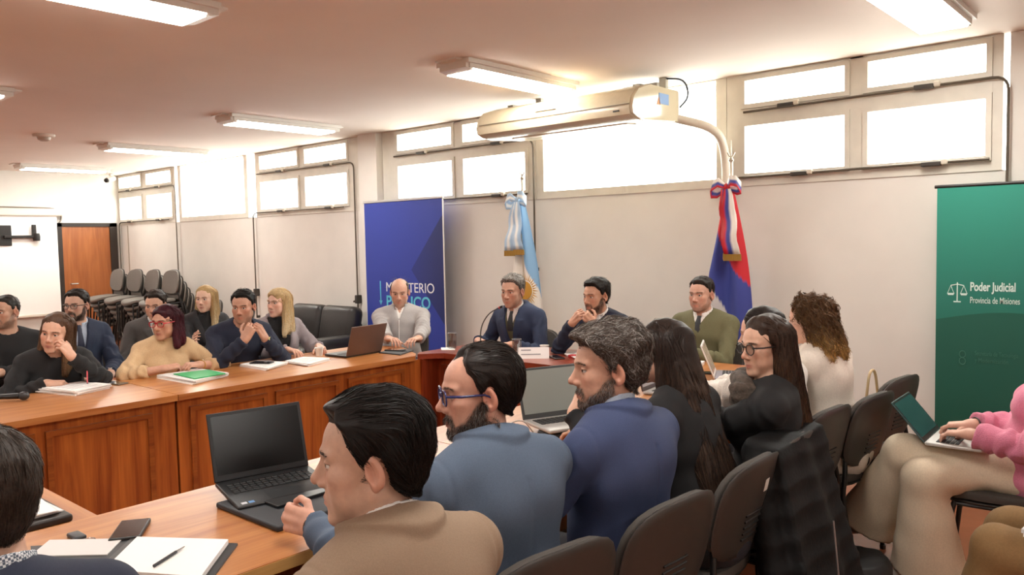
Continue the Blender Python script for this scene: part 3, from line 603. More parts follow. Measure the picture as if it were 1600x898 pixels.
# ------------------------------------------------------------------ head, in its own frame: x right, y face, z up, origin between the ears
def head_sdf(P, hp):
    W = hp.get('w', 1.); jw = hp.get('jaw', 1.); ns = hp.get('nose', 1.); ck = hp.get('cheek', 1.); ch = hp.get('chin', 0.)
    Q = P.copy(); Q[:, 0] = np.abs(Q[:, 0])/W
    d = smin(ell(Q, (0, -.016, .046), (.0745, .094, .083)), ell(Q, (0, .016, .045), (.066, .072, .068)), .02)
    d = smin(d, ell(Q, (0, .026, -.020), (.0600, .061, .078)), .02)
    d = smin(d, cap(Q, (.047*jw, -.006, -.040), (.019*jw, .064, -.085-ch), .021, .016), .024)
    d = smin(d, ell(Q, (0, .072, -.091-ch), (.021*jw, .017, .016)), .016)
    d = smin(d, ell(Q, (0, .028, -.070), (.042*jw, .046, .026)), .02)
    d = smin(d, ell(Q, (.043*ck, .053, -.008), (.022, .024, .023)), .02)
    d = smin(d, ell(Q, (.038*ck, .048, -.045), (.022*ck, .024, .025)), .02)
    d = smin(d, ell(Q, (0, .071, -.052), (.027, .019, .027)), .016)
    d = smin(d, cap(Q, (.007, .0865, .034), (.046, .069, .035), .0085, .0075), .014)
    d = smax(d, -ell(Q, (.0315, .094, .0165), (.0185, .0175, .0115)), .012)
    e = v3(.0315, .0700, .0165)
    b = np.sqrt(((Q-e)**2).sum(1)); d = np.maximum(d, -(b-.0127))
    zz = Q[:, 2]-e[2]+.10*(Q[:, 0]-e[0])
    op = hp.get('open', 1.)
    lids = np.minimum(np.maximum(b-.0147, (.0026*op-.05*np.abs(Q[:, 0]-e[0])-zz)), np.maximum(b-.0141, zz+.0052*op-.10*np.abs(Q[:, 0]-e[0]))); d = smin(d, lids, .0025)
    d = smin(d, cap(Q, (0, .083, .026), (0, .083+.0225*ns, -.013), .0062, .0085), .012)
    d = smin(d, cap(Q, (0, .078, .012), (0, .086, -.020), .0095, .0115), .010)
    d = smin(d, ell(Q, (0, .083+.0235*ns, -.0195), (.0092, .0105, .0092)), .009)
    d = smin(d, ell(Q, (.0115, .092, -.0245), (.0085, .0105, .0080)), .006)
    d = smax(d, -ell(Q, (.0060, .0985, -.0350), (.0034, .0055, .0035)), .003)
    d = smin(d, cap(Q, (0, .0895, -.0530), (.021, .0775, -.0575), .0060, .0028), .005)
    d = smin(d, cap(Q, (0, .0880, -.0640), (.019, .0775, -.0605), .0068, .0030), .005)
    d = smax(d, -cap(Q, (0, .0975, -.0585), (.024, .0840, -.0595), .0022, .0012), .0022)
    # ear
    a = math.radians(17); E = Q-v3(.0735, -.012, .004)
    ex = E[:, 0]*math.cos(a)+E[:, 1]*math.sin(a); ey = -E[:, 0]*math.sin(a)+E[:, 1]*math.cos(a)
    R = np.stack([ex, ey+.18*E[:, 2]*-1, E[:, 2]], 1)
    es = hp.get('ear', 1.)
    ear = ell(R, (.006, -.004, .003), (.0085, .0185*es, .031*es))
    ear = smax(ear, -ell(R, (.0165, -.001, .004), (.0140, .0120*es, .0215*es)), .0035)
    ear = smin(ear, cap(R, (.0065, -.010, -.010), (.0065, -.007, .016), .0030, .0028), .004)
    ear = smin(ear, ell(R, (.004, .003, -.024*es), (.006, .008, .010)), .006)
    ear = smin(ear, ell(R, (.003, .011, -.004), (.006, .005, .008)), .005)
    return smin(d, ear, .006)
def skintone(hp):
    c = np.array(srgb(hp.get('skin', 'c99a80'))); return np.clip(c*1.10+np.array([.0, .028, .034]), 0, 1)
def head_color(P, hp):
    """skin tone over the head: lips, cheeks, nose, ears, stubble"""
    base = skintone(hp); C = np.tile(base, (len(P), 1)); ax = np.abs(P[:, 0]); y = P[:, 1]; z = P[:, 2]
    def blend(m, col, a): C[:] = C*(1-(m*a)[:, None])+np.asarray(col)*(m*a)[:, None]
    red = base*np.array([1.05, .72, .68])
    blend(np.exp(-(((ax-.042)/.02)**2+((z+.015)/.02)**2))*(y > .03), red, .45)
    blend(np.exp(-((ax/.014)**2+((z+.02)/.012)**2))*(y > .08), red, .5)
    blend(sst(.066, .078, ax)*(y < .03), red, .5)
    lip = base*np.array([.92, .58, .56]) if not hp.get('lip') else np.array(srgb(hp['lip']))
    m = np.exp(-((ax/.021)**4+((z+.0585)/.0095)**4))*(y > .068); blend(m, lip, .85)
    blend(np.exp(-(((ax-.0315)/.017)**2+((z-.0165)/.010)**2))*(y > .05), base*np.array([.82, .68, .66]), .55)
    eb = np.sqrt((ax/hp.get('w', 1.)-.0315)**2+(y-.07)**2+(z-.0165)**2); zz = z-.0165+.10*(ax-.0315)
    blend(sst(.0185, .0155, eb)*np.exp(-((zz-.0030)/.0017)**2), np.array([.03, .02, .016]), hp.get('lash', .75))
    blend(sst(.0175, .0150, eb)*np.exp(-((zz+.0055)/.0014)**2), np.array([.08, .045, .035]), .5*hp.get('lash', .75))
    q = ax/hp.get('w', 1.); bl_ = .0358+.045*np.clip(q-.011, 0, .022)-.20*np.maximum(q-.033, 0)
    blend(np.exp(-((z-bl_)/.0036)**2)*sst(.006, .013, q)*sst(.052, .044, q)*(y > .03), np.array(srgb(hp.get('browc', '2a2019'))), hp.get('browa', .55))
    st = hp.get('stubble', 0)
    if st: blend(beard_mask(P, hp), np.array(srgb(hp.get('beardcol', '3a2f2a'))), st)
    C *= 1+.04*wob(P, 160, 5)[:, None]
    return C
def beard_mask(P, hp):
    ax = np.abs(P[:, 0]); y = P[:, 1]; z = P[:, 2]; up_ = hp.get('beardtop', 0.)
    line = -.069+.020*sst(.080, .060, y)+(.052+up_)*sst(.064, .004, y)          # cheek line rising to the sideburn
    m = sst(line+.004, line-.010, z)*sst(-.012, .006, y)
    mous = sst(-.031, -.040, z)*sst(-.056, -.050, z)*sst(.033, .026, ax)*(y > .055)
    corner = np.exp(-(((ax-.029)/.006)**2+((z+.058)/.018)**2))*(y > .05)
    m = np.maximum(np.maximum(m, mous*hp.get('moustache', 1.)), corner*hp.get('moustache', 1.))
    lips = np.exp(-((ax/.020)**4+((z+.0585)/.0085)**4))*(y > .068)
    return m*(1-lips)*sst(-.118, -.106, z)
# ------------------------------------------------------------------ hair
def interp_line(pts, th):
    t = np.array([p[0] for p in pts], float); zz = np.array([p[1] for p in pts], float); return np.interp(th, t, zz)
LINES = {
 'short': [(0, .083), (18, .087), (32, .084), (43, .066), (54, .048), (66, .014), (76, .0), (80, .008), (85, .028), (96, .027), (103, -.004), (112, -.030), (140, -.050), (180, -.058)],
 'recede': [(0, .096), (18, .104), (32, .098), (48, .066), (60, .045), (68, .012), (76, .0), (80, .008), (85, .028), (96, .027), (103, -.004), (112, -.030), (140, -.048), (180, -.054)],
 'bald': [(0, .2), (52, .2), (58, .045), (66, .012), (76, -.008), (80, .004), (85, .028), (96, .027), (103, -.004), (112, -.030), (140, -.048), (180, -.054)],
 'long': [(0, .095), (12, .089), (28, .078), (42, .062), (54, .046), (64, .010), (74, -.05), (180, -.10)],
 'bangs': [(0, .040), (25, .038), (45, .035), (60, .010), (70, -.03), (78, -.06), (180, -.10)],
}
def hair_cap(P, hs):
    """short hair shell on the skull; hs: line, top, side thickness, quiff"""
    W = hs.get('w', 1.); Q = P.copy(); Q[:, 0] = Q[:, 0]/W
    th = np.degrees(np.abs(np.arctan2(Q[:, 0], Q[:, 1]+.02))); z = Q[:, 2]
    zl = interp_line(LINES[hs['line']] if isinstance(hs['line'], str) else hs['line'], th)+hs.get('dz', 0)
    sk = smin(ell(Q, (0, -.016, .046), (.0745, .094, .083)), ell(Q, (0, .016, .045), (.066, .072, .068)), .02)
    sk = smin(sk, ell(Q, (0, -.035, -.04), (.058, .05, .06)), .03)
    t = hs.get('side', .008)+(hs.get('top', .016)-hs.get('side', .008))*sst(.045, .105, z)
    t = t+hs.get('front', 0.)*sst(.03, .09, Q[:, 1])*sst(.06, .09, z)+hs.get('back', 0.)*sst(-.02, -.08, Q[:, 1])
    fade = sst(-.002, hs.get('fade', .055 if hs.get('long') else .034), z-zl); t = t*(.06+.94*fade)-.0015*(1-fade)
    t = t+hs.get('lump', .002)*wob(Q, hs.get('lumpf', 90), hs.get('seed', 3))
    d = np.maximum(sk-t, (zl-z)*.8)
    if 'upper' in hs: d = np.maximum(d, z-interp_line(hs['upper'], th)-.006*wob(Q, 60, 2))
    return d
def strands(fn, seeds, flow, n_seg, seglen, width, lift, rng, colfn, jitter=.25, curl=0., root=-.002, tilt=.8, keep=None):
    """flat ribbons that follow the flow over the surface fn = 0"""
    def vg(P, e=.0025):
        f0 = fn(P); g = np.stack([fn(P+v3(*(e*np.eye(3)[i])))-f0 for i in range(3)], 1); return f0, g/(np.linalg.norm(g, axis=1, keepdims=True)+1e-9)
    P = seeds.astype(np.float32); N = len(P); pts = []; nrm = []; f0, g = vg(P); P = (P-g*(f0-root)[:, None]).astype(np.float32)
    pers = rng.normal(size=(N, 3)).astype(np.float32)*jitter; L = (lift*(.15+1.1*rng.random(N))).astype(np.float32); ph = rng.uniform(0, 6.28, N)
    for s in range(n_seg+1):
        pts.append(P.copy()); nrm.append(g)
        if s == n_seg: break
        v = flow(P)+pers
        v = v-g*(v*g).sum(1, keepdims=True); v = unit(v).astype(np.float32)
        if curl: v = v+curl*np.cross(g, v)*np.sin(ph+s*1.5)[:, None]+curl*.6*g*np.cos(ph+s*1.5)[:, None]
        P = (P+v*seglen).astype(np.float32); f0, g = vg(P); tgt = root+(L-root)*(s+1)/n_seg
        P = (P-g*(f0-tgt)[:, None]*(.35 if curl else .8)).astype(np.float32)
    pts = np.stack(pts, 1); nrm = np.stack(nrm, 1)
    if keep is not None: k_ = keep(pts); pts = pts[k_]; nrm = nrm[k_]; N = len(pts)
    tan = unit(np.gradient(pts, axis=1)); sd = unit(np.cross(tan, nrm))
    ta = (rng.normal(size=(N, 1, 1))*tilt).clip(-1.2, 1.2); sd = sd*np.cos(ta)+nrm*np.sin(ta)
    wd = width*(.6+.8*rng.random((N, 1, 1)))*np.linspace(1, .25, n_seg+1)[None, :, None]
    A = pts-sd*wd/2; B = pts+sd*wd/2; V = np.stack([A, B], 2).reshape(-1, 3); k = n_seg+1
    b = (np.arange(N)*k*2)[:, None]+(np.arange(n_seg)*2)[None]; q = np.stack([b, b+1, b+3, b+2], -1).reshape(-1, 4)
    return V, q, np.repeat(colfn(pts[:, 0], rng), k*2, 0)
def pick(V, n, rng, mask=None):
    I = np.arange(len(V)) if mask is None else np.flatnonzero(mask)
    return V[rng.choice(I, n)]+rng.normal(size=(n, 3)).astype(np.float32)*.0015 if len(I) else V[:0]
# ================================================================== people
skin_m = mat('skin', 'c99a80', .48, attr=True, sss=.12, noise=.05, nscale=90, bump=.05, bscale=420)
hair_m = mat('hair', '2a2019', .5, attr=True, spec=.25)
eye_m = mat('eyeball', 'e8e4de', .15, attr=True)
def rotz(a): c, s = math.cos(a), math.sin(a); return np.array([[c, -s, 0], [s, c, 0], [0, 0, 1.]])
def rotx(a): c, s = math.cos(a), math.sin(a); return np.array([[1, 0, 0], [0, c, -s], [0, s, c]])
def roty(a): c, s = math.cos(a), math.sin(a); return np.array([[c, 0, s], [0, 1, 0], [-s, 0, c]])
SEATED = []
POSES = {'flat': [(8, 12, 8)]*4, 'relax': [(22, 30, 18), (26, 34, 20), (30, 38, 22), (34, 40, 24)], 'type': [(18, 42, 22), (24, 46, 24), (24, 46, 24), (20, 40, 20)],
         'fist': [(62, 80, 45), (68, 84, 48), (72, 86, 50), (76, 86, 50)], 'clasp': [(48, 62, 30)]*4, 'pen': [(42, 48, 18), (52, 55, 25), (62, 66, 35), (68, 70, 40)], 'cheek': [(18, 45, 30), (26, 52, 34), (40, 60, 40), (50, 62, 40)],
         'hold': [(40, 50, 25), (44, 52, 28), (48, 54, 30), (50, 56, 30)]}
def hand_segs(pose):
    S = []
    bx = (.027, .009, -.010, -.027); by = (.088, .092, .088, .080); ln = (.070, .078, .072, .056); rr = (.0086, .0087, .0083, .0073); sp = (5, 1, -3, -8)
    for i in range(4):
        p = np.array([bx[i], by[i], -.002]); a = 0; s = math.radians(sp[i])
        for k, fr in enumerate((.45, .31, .26)):
            a += math.radians(POSES[pose][i][k]); d = np.array([math.sin(s)*math.cos(a), math.cos(s)*math.cos(a), -math.sin(a)])
            q = p+d*ln[i]*fr; S.append((p, q, rr[i]*(1-.07*k), rr[i]*(.95-.09*k))); p = q
    tb = {'flat': 0, 'relax': 12, 'type': 15, 'fist': 45, 'clasp': 30, 'pen': 40, 'cheek': 10, 'hold': 35}[pose]
    p = np.array([.022, .018, -.008]); d = unit(np.array([.72, .62, -.30]))
    for k, l in enumerate((.040, .032, .026)):
        q = p+d*l; S.append((p, q, .0125-.0017*k, .0112-.0017*k)); p = q
        a = math.radians(tb*.8+6); d = unit(np.array([d[0]*math.cos(a)-d[1]*math.sin(a), d[1]*math.cos(a)+d[0]*math.sin(a), d[2]-.12*math.sin(a)]))
    return S
def hand_sdf(P, segs):
    d = smin(cap(P, (.021, .018, 0), (.026, .084, 0), .0155, .0125), cap(P, (-.021, .018, 0), (-.026, .076, 0), .0150, .0115), .014)
    d = smin(d, cap(P, (0, .02, .001), (0, .086, .002), .0165, .0135), .014)
    d = smin(d, ell(P, (0, -.004, 0), (.030, .034, .0200)), .016)
    d = smin(d, ell(P, (.022, .030, -.008), (.014, .026, .013)), .012)
    for i, (a, b, ra, rb) in enumerate(segs): d = smin(d, cap(P, a, b, ra, rb), .004)
    return d
def ik(S, W, l1, l2, pole):
    v = W-S; D = np.linalg.norm(v); D2 = min(D, (l1+l2)*.995); W = S+v/D*D2; v = v/D
    a = (l1*l1-l2*l2+D2*D2)/(2*D2); h = math.sqrt(max(0, l1*l1-a*a)); p = pole-v*(pole@v); p = p/np.linalg.norm(p)
    return S+v*a+p*h, W
def person(label, head, yaw, hyaw=None, pitch=0, roll=0, lean=5, side=0., sex='m', hp=None, hair=None, bulk=1., belly=1., arms=None, wear=(), beard=None, eyes='3a2a1c', res=1.0,
           legs=None, glasses=None, specs=None, knees=None, hs=1.0, brows='2a2019', seat=.56, twist=0, group=None, tie=None, shoecol='1c1a19', gaze=0, shoulder=1., watch=None, brow_n=70, knees_w=None):
    """yaw / hyaw: direction faced, degrees about z (0 = +Y, 90 = -X); head = point between the ears in the room"""
    hp = dict(hp or {}); hp.setdefault('browc', brows); head = np.array(head, float); yr = math.radians(yaw); hy = math.radians((yaw if hyaw is None else hyaw)-yaw)
    al = math.radians(lean); fem = sex == 'f'
    noff = np.array([0, .035, .135]) if not fem else np.array([0, .03, .128])
    noff = rotx(-al*.6)@noff
    L = (head[2]-noff[2]-seat)/math.cos(al); s = L/.50
    Nl = np.array([side*.8, L*math.sin(al), seat+L*math.cos(al)]); Hc = Nl+noff+np.array([side*.2, 0, 0])
    Rb = rotz(yr); root = head-Rb@Hc; root[2] = 0
    body = None
    tl = lambda p: Rb.T@(np.asarray(p, float)-root)            # room -> person
    td = lambda d: Rb.T@unit(d)
    Rh = rotz(hy)@rotx(-math.radians(pitch))@roty(math.radians(roll)); RhT = Rh.astype(np.float32)
    Hc32 = Hc.astype(np.float32)
    def HL(P): return ((P-Hc32)@RhT)/hs
    ez = unit(Nl-np.array([0, 0, seat])); exx = np.array([1., 0, 0]); exx = unit(exx-ez*(exx@ez)); ey = np.cross(ez, exx)
    tw = math.radians(twist); P0 = np.array([0, 0, seat])
    Fr = np.stack([exx, ey, ez], 1).astype(np.float32); P032 = P0.astype(np.float32)
    Frs = np.stack([exx*math.cos(tw)+ey*math.sin(tw), ey*math.cos(tw)-exx*math.sin(tw), ez], 1)
    def TQ(P): return (P-P032)@Fr
    def fromq(q): return P0+Frs@np.asarray(q, float)
    sw = (.182 if not fem else .158)*shoulder*(.6+.4*bulk); b = bulk
    def torso(q):
        if not fem:
            d = smin(ell(q, (0, .008, .33*s), (.160*b, .112*b, .19*s)), ell(q, (0, -.028, .38*s), (.150*b, .085*b, .14)), .05)
            d = smin(d, ell(q, (0, .018, .12*s), (.150*b, .118*b*belly, .17)), .06)
        else:
            d = smin(ell(q, (0, .0, .33*s), (.140*b, .098*b, .18*s)), ell(q, (0, -.02, .37*s), (.130*b, .078*b, .13)), .05)
            qq = q.copy(); qq[:, 0] = np.abs(qq[:, 0]); d = smin(d, ell(qq, (.065, .075*b, .30*s), (.068*b, .060*b, .066)), .035)
            d = smin(d, ell(q, (0, .012, .12*s), (.130*b, .105*b*belly, .16)), .05)
        d = smin(d, ell(q, (0, -.005, -.01), (.172*b, .130, .125)), .06)
        qq = q.copy(); qq[:, 0] = np.abs(qq[:, 0]); d = smin(d, cap(qq, (.0, -.012, .452*s), (sw*.93, -.012, .428*s), .052, .047), .045)
        d = smin(d, cap(qq, (.02, -.018, .480*s), (sw*.85, -.014, .440*s), .042, .040), .04)
        return d
    if tw:
        Tw = np.array([[math.cos(tw), -math.sin(tw), 0], [math.sin(tw), math.cos(tw), 0], [0, 0, 1]], np.float32); t0 = torso
        def torso(q): return t0(q@Tw)
    rn = (.056 if not fem else .046)*hp.get('neck', 1.)
    nA = Nl+ez*-.03+ey*.012; nB = Hc+Rh@np.array([0, -.014, -.055])*hs
    # ---- arms
    k = 1.0 if not fem else .93
    arms = arms or {}; A = {}
    for sd in ('l', 'r'):
        sg = -1 if sd == 'l' else 1; a = dict(arms.get(sd, {}))
        S = fromq((sg*sw, -.008, .422*s))
        W = tl(a['w']) if 'w' in a else np.array([sg*.16, .33, .62])
        pole = td(a['pole']) if 'pole' in a else np.array([sg*.55, -.35, -.8])
        E, W = ik(S, W, .290*k*a.get('len', 1), .255*k*a.get('len', 1), pole); f = unit(W-E)
        fd = td(a['f']) if 'f' in a else f; nd = td(a['n']) if 'n' in a else np.array([0, 0, 1.]); nd = unit(nd-fd*(nd@fd))
        th = np.cross(nd, fd)*(1 if sd == 'r' else -1)
        A[sd] = dict(S=S, E=E, W=W, f=f, hf=fd, hn=nd, th=th, pose=a.get('pose', 'relax'), hide=a.get('hide', False))
    Hd = np.array([0, 0, 0])
    # ---- skin: head and neck
    def fskin(P):
        d = head_sdf(HL(P), hp)*hs; d = smin(d, cap(P, nB, nA, rn*.97, rn*1.06), .022)
        return smin(d, torso(TQ(P))+.010, .045)
    hlo = Hc-np.array([.125, .145, .0])*hs; hhi = Hc+np.array([.125, .145, .155])*hs
    hlo = np.minimum(hlo, nA-.075); hlo[2] = Nl[2]-.085; hhi = np.maximum(hhi, nA+.075); hhi[2] = Hc[2]+.15*hs
    parts = []
    V, Q = nets(fskin, hlo, hhi, .0048*res); parts.append((V, Q, head_color(HL(V), hp)))
    skin = skintone(hp)
    headV = V
    for sd in 'lr':
        a = A[sd]
        if a['hide']: continue
        M3 = np.stack([a['th'], a['hf'], a['hn']], 1).astype(np.float32); W32 = (a['W']+a['hf']*.012).astype(np.float32); segs = hand_segs(a['pose']); hk = 1.0 if not fem else .9
        def fh(P): return smin(hand_sdf(((P-W32)@M3)/hk, segs)*hk, cap(P, a['E'], a['W'], .040*k, .0255*k), .02)
        pts = np.array([W32+M3@(np.array(q)*hk) for sg_ in segs for q in sg_[:2]]+[a['W'], a['E']*.6+a['W']*.4])
        V, Q = nets(fh, pts.min(0)-.04, pts.max(0)+.04, .0036*max(res, .8))
        c = np.tile(skin, (len(V), 1)); q = ((V-W32)@M3)/hk; c *= (1-.10*sst(.09, .16, q[:, 1]))[:, None]**np.array([.3, 1, 1]); c *= 1+.05*wob(V, 120, 2)[:, None]
        parts.append((V, Q, c))
    if knees_w: knees = [tuple(tl(k_[:3]))+tuple(tl(k_[3:])) for k_ in knees_w]
    kn = knees or [(-.11, .43, .50, -.11, .42, .09), (.11, .43, .50, .11, .42, .09)]
    def fcore(P):
        d = torso(TQ(P))+.022
        for sd in 'lr': d = np.minimum(d, np.minimum(cap(P, A[sd]['S'], A[sd]['E'], .030, .028), cap(P, A[sd]['E'], A[sd]['W'], .028, .020)))
        for i, K in enumerate(kn):
            h0 = ((-.085, .085)[i], .0, seat-.01); d = np.minimum(d, np.minimum(cap(P, h0, K[:3], .055, .045), cap(P, K[:3], K[3:], .042, .03)))
        return d
    allp = np.array([A[x][y] for x in 'lr' for y in 'SEW']+[K[:3] for K in kn]+[K[3:] for K in kn]+[P0, Nl])
    V, Q = nets(fcore, allp.min(0)-.22, allp.max(0)+.16, .022); parts.append((V, Q, skin))
    V, Q, C = join(parts)
    body = npmesh('person', V, Q, skin_m, None, C); body.location = root; body.rotation_euler = (0, 0, yr)
    tag(body, label, 'person', group)
    rng = np.random.default_rng(abs(hash(label)) % 1000 if False else sum(map(ord, label)))
    # ---- eyes
    for sg in (-1, 1):
        e = Hc+Rh@(np.array([sg*.0315*hp.get('w', 1), .0700, .0165])*hs); v, f = ball((0, 0, 0), .0124*hs, 20, 16); v = np.array(v)
        ang = np.degrees(np.arccos(np.clip(-v[:, 2]/(.0124*hs), -1, 1)))      # pole -z becomes the gaze
        ic = np.array(srgb(eyes)); c = np.where((ang < 13)[:, None], .008, np.where((ang < 31)[:, None], ic, np.array([.70, .66, .62])))
        G = Rh@rotz(math.radians(gaze))@rotx(math.radians(90)); v = v@G.T+e
        me = bpy.data.meshes.new('eye'); me.from_pydata(v.tolist(), [], f); me.polygons.foreach_set('use_smooth', [True]*len(f)); me.materials.append(eye_m); setcol(me, c); link('eye', me, body)
    # ---- hair
    hfn = None
    def tohead(V): return (Hc+(V*hs)@Rh.T)
    def hcol(base, var=.25, grey=0., tip=None):
        bc = np.array(srgb(base))
        def f(P, r):
            c = bc*(1+var*(r.random((len(P), 1))*2-1))
            if tip is not None: c = c+(np.array(srgb(tip))-bc)*sst(.02, -.12, P[:, 2:3])*r.random((len(P), 1))**.5
            if grey: gm = r.random((len(P), 1)) < grey; c = np.where(gm, np.array([.30, .28, .26])*(.6+.6*r.random((len(P), 1))), c)
            return np.clip(c, .002, 1)
        return f
    if hair:
        hr = dict(hair); hr.setdefault('w', hp.get('w', 1)); vol = hr.get('vol')
        def hfn(P):
            d = hair_cap(P, hr)
            if vol:
                for (a_, b_, ra, rb) in vol:
                    d = smin(d, cap(P, a_, b_, ra, rb), .02)
                if hr.get('face', 1):                                   # keep the face free
                    d = smax(d, -ell(P, (0, .085, -.02), (.052*hr['w'], .075, .105)), .012)
                d = d+hr.get('lump', .002)*wob(P, hr.get('lumpf', 90), 8)
            return d
        lo = np.array([-.12, -.15, -.08]); hi = np.array([.12, .14, .18])
        if vol:
            vp = np.array([q for v_ in vol for q in v_[:2]]); rmx = max(max(v_[2:]) for v_ in vol); lo = np.minimum(lo, vp.min(0)-rmx-.02); hi = np.maximum(hi, vp.max(0)+rmx+.02)
        V, Q = nets(hfn, lo, hi, .0055*res); cf = hcol(hr.get('col', '2a2019'), hr.get('var', .25), hr.get('grey', 0), hr.get('tip'))
        pr = [(V, Q, cf(V, rng)*.8)]
        comb = hr.get('comb', (.0, -1., -.25)); part = hr.get('part')
        def flow(P):
            v = np.tile(np.array(comb, np.float32), (len(P), 1)); x = P[:, 0]-(part or 0)
            if hr.get('long'):
                sx = np.sign(x); top = sst(.05, .11, P[:, 2]); fr_ = sst(.0, .06, P[:, 1])*sst(.06, .08, P[:, 2]); v = np.stack([sx*(.9*top+.03+.5*fr_), -.25*top-.05*(1-top)-1.3*fr_, (-(1-top)-.15)*(1-fr_)+.3*fr_], 1)
            else:
                sidew = sst(.045, .07, np.abs(P[:, 0]))*sst(.10, .06, P[:, 2]); v = v*(1-sidew[:, None])+np.array([0, -.55, -.85])*sidew[:, None]
                backw = sst(-.05, -.09, P[:, 1]); v = v*(1-backw[:, None])+np.array([0, -.2, -1.])*backw[:, None]
                if part is not None:
                    tp = sst(.07, .10, P[:, 2]); v[:, 0] += np.sign(x)*1.1*tp
            return v.astype(np.float32)
        n = int(hr.get('n', 900)); sl = hr.get('seg', .010); ns_ = hr.get('ns', 4)
        if n: pr.append(strands(hfn, pick(V, n, rng), flow, ns_, sl, hr.get('width', .0028), hr.get('lift', .004), rng, cf, hr.get('jit', .25), hr.get('curl', 0.), keep=(lambda q: ~((q[..., 1] > .055) & (q[..., 2] < .082) & (np.abs(q[..., 0]) < .056)).any(1)) if hr.get('long') and hr.get('line') != 'bangs' and isinstance(hr['line'], str) else None))
        V, Q, C = join(pr); npmesh('hair', tohead(V).astype(np.float32), Q, hair_m, body, C)
    hfun = lambda P: head_sdf(P.astype(np.float32), hp)
    hv = HL(headV)
    if beard:
        m = beard_mask(hv, hp); sd_ = pick(hv, int(beard['n']), rng, m > .45); bf = hcol(beard.get('col', '2a211c'), .3, beard.get('grey', 0))
        def bflow(P): return np.stack([P[:, 0]*2, .25+0*P[:, 0], -1+0*P[:, 0]], 1).astype(np.float32)
        V, Q, C = strands(hfun, sd_, bflow, 3, beard.get('len', .012)/3, beard.get('width', .0022), beard.get('lift', .006), rng, bf, .35, root=-.001)
        npmesh('beard', tohead(V).astype(np.float32), Q, hair_m, body, C)
    if brow_n:
        bxs = rng.uniform(.011, .047, brow_n)*np.where(rng.random(brow_n) < .5, -1, 1); ab = np.abs(bxs)
        sd_ = np.stack([bxs*hp.get('w', 1), .088-.42*np.maximum(ab-.018, 0), .0358+.045*np.minimum(ab-.011, .022)-.20*np.maximum(ab-.033, 0)+rng.normal(size=brow_n)*.0014], 1)
        for _ in range(3): sd_ = sd_-grad(hfun, sd_.astype(np.float32))*hfun(sd_)[:, None]
        bflow = lambda P: np.stack([np.sign(P[:, 0]), 0*P[:, 0], .25-8*np.maximum(np.abs(P[:, 0])-.034, 0)], 1).astype(np.float32)
        V, Q, C = strands(hfun, sd_, bflow, 2, .0045, .0014, .0014, rng, hcol(brows, .2), .15, root=-.0005)
        npmesh('brow_hair', tohead(V).astype(np.float32), Q, hair_m, body, C)
    # ---- clothes
    ndir = unit(nB-nA); nl = np.linalg.norm(nB-nA)
    def neck_coords(P):
        v = P-nA.astype(np.float32); t = v@ndir.astype(np.float32); rad = v-t[:, None]*ndir.astype(np.float32); return t, np.sqrt((rad**2).sum(1)), rad@ey.astype(np.float32)
    def vcut(q, zb, wm):
        w = wm*np.clip((q[:, 2]-zb*s)/(.50*s-zb*s), 0, 1.15); return np.maximum((np.abs(q[:, 0])-w)*.9, (zb*s-q[:, 2])*.6)
    out = {}
    for g in wear:
        g = dict(g); kind = g['kind']; off = g.get('off', .008); M_ = g['mat']
        def fg(P, g=g, off=off, kind=kind):
            q = TQ(P); d = torso(q)-off; slv = g.get('sleeve', 1.)
            d = d+g.get('wr', .0025)*wob(q*np.array([1, 1, 1.8], np.float32), g.get('wf', 34), g.get('seed', 4))
            if g.get('loose'): d = smin(d, ell(q, (0, .01, .05*s), (.17*b+g['loose'], .13*b*belly+g['loose'], .16)), .08)
            d = np.maximum(d, -(q[:, 2]-g.get('hem', -.10)))
            if slv > 0:
                for sd in 'lr':
                    a = A[sd]; ra = g.get('arm', .012)
                    e_ = a['E']+(a['W']-a['E'])*min(1, slv)
                    aa = smin(cap(P, a['S'], a['E'], .047*b+ra, .040+ra), np.maximum(cap(P, a['E'], a['W'], .041+ra, .030+ra+g.get('cuff', 0)), (P-e_.astype(np.float32))@a['f'].astype(np.float32)+.004), .015) if slv > .05 else cap(P, a['S'], a['S']+(a['E']-a['S'])*.55, .054*b+ra, .05+ra)
                    de = ((P-a['E'].astype(np.float32))**2).sum(1); am = g.get('swr', g.get('wr', .0025))*(.8+2.0*np.exp(-de/.012))
                    ax_ = (P-a['E'].astype(np.float32))@a['f'].astype(np.float32)
                    aa = aa+am*np.sin(ax_*95+3*wob(P, 22, 9)+2*wob(P, 40, 11))
                    d = smin(d, aa, g.get('seam', .03))
            if g.get('lapel'):                                            # back seam and sleeve seams
                gq = np.exp(-(q[:, 0]/.007)**2)*(q[:, 1] < 0)*(q[:, 2] < .43*s)+np.exp(-((np.abs(q[:, 0])-sw*1.0)/.007)**2)*sst(.22*s, .30*s, q[:, 2]); d = d+.0035*gq
            t, rho, fr = neck_coords(P)
            if 'v' in g:
                c = vcut(q, *g['v']); cut = np.maximum(c, -q[:, 1]-.01)
                if g.get('lapel'):
                    zz = np.clip((q[:, 2]-g['v'][0]*s)/(.46*s-g['v'][0]*s), 0, 1); wl = .062*zz**.6*(1-.9*sst(.97, 1.0, (q[:, 2]/(.46*s))))
                    lp_ = np.maximum(np.maximum(torso(q)-off-.010, c-wl), -q[:, 1]+.02); lp_ = np.maximum(lp_, -(q[:, 2]-g['v'][0]*s)); d = np.minimum(d, lp_)
                d = smax(d, -cut, .008)
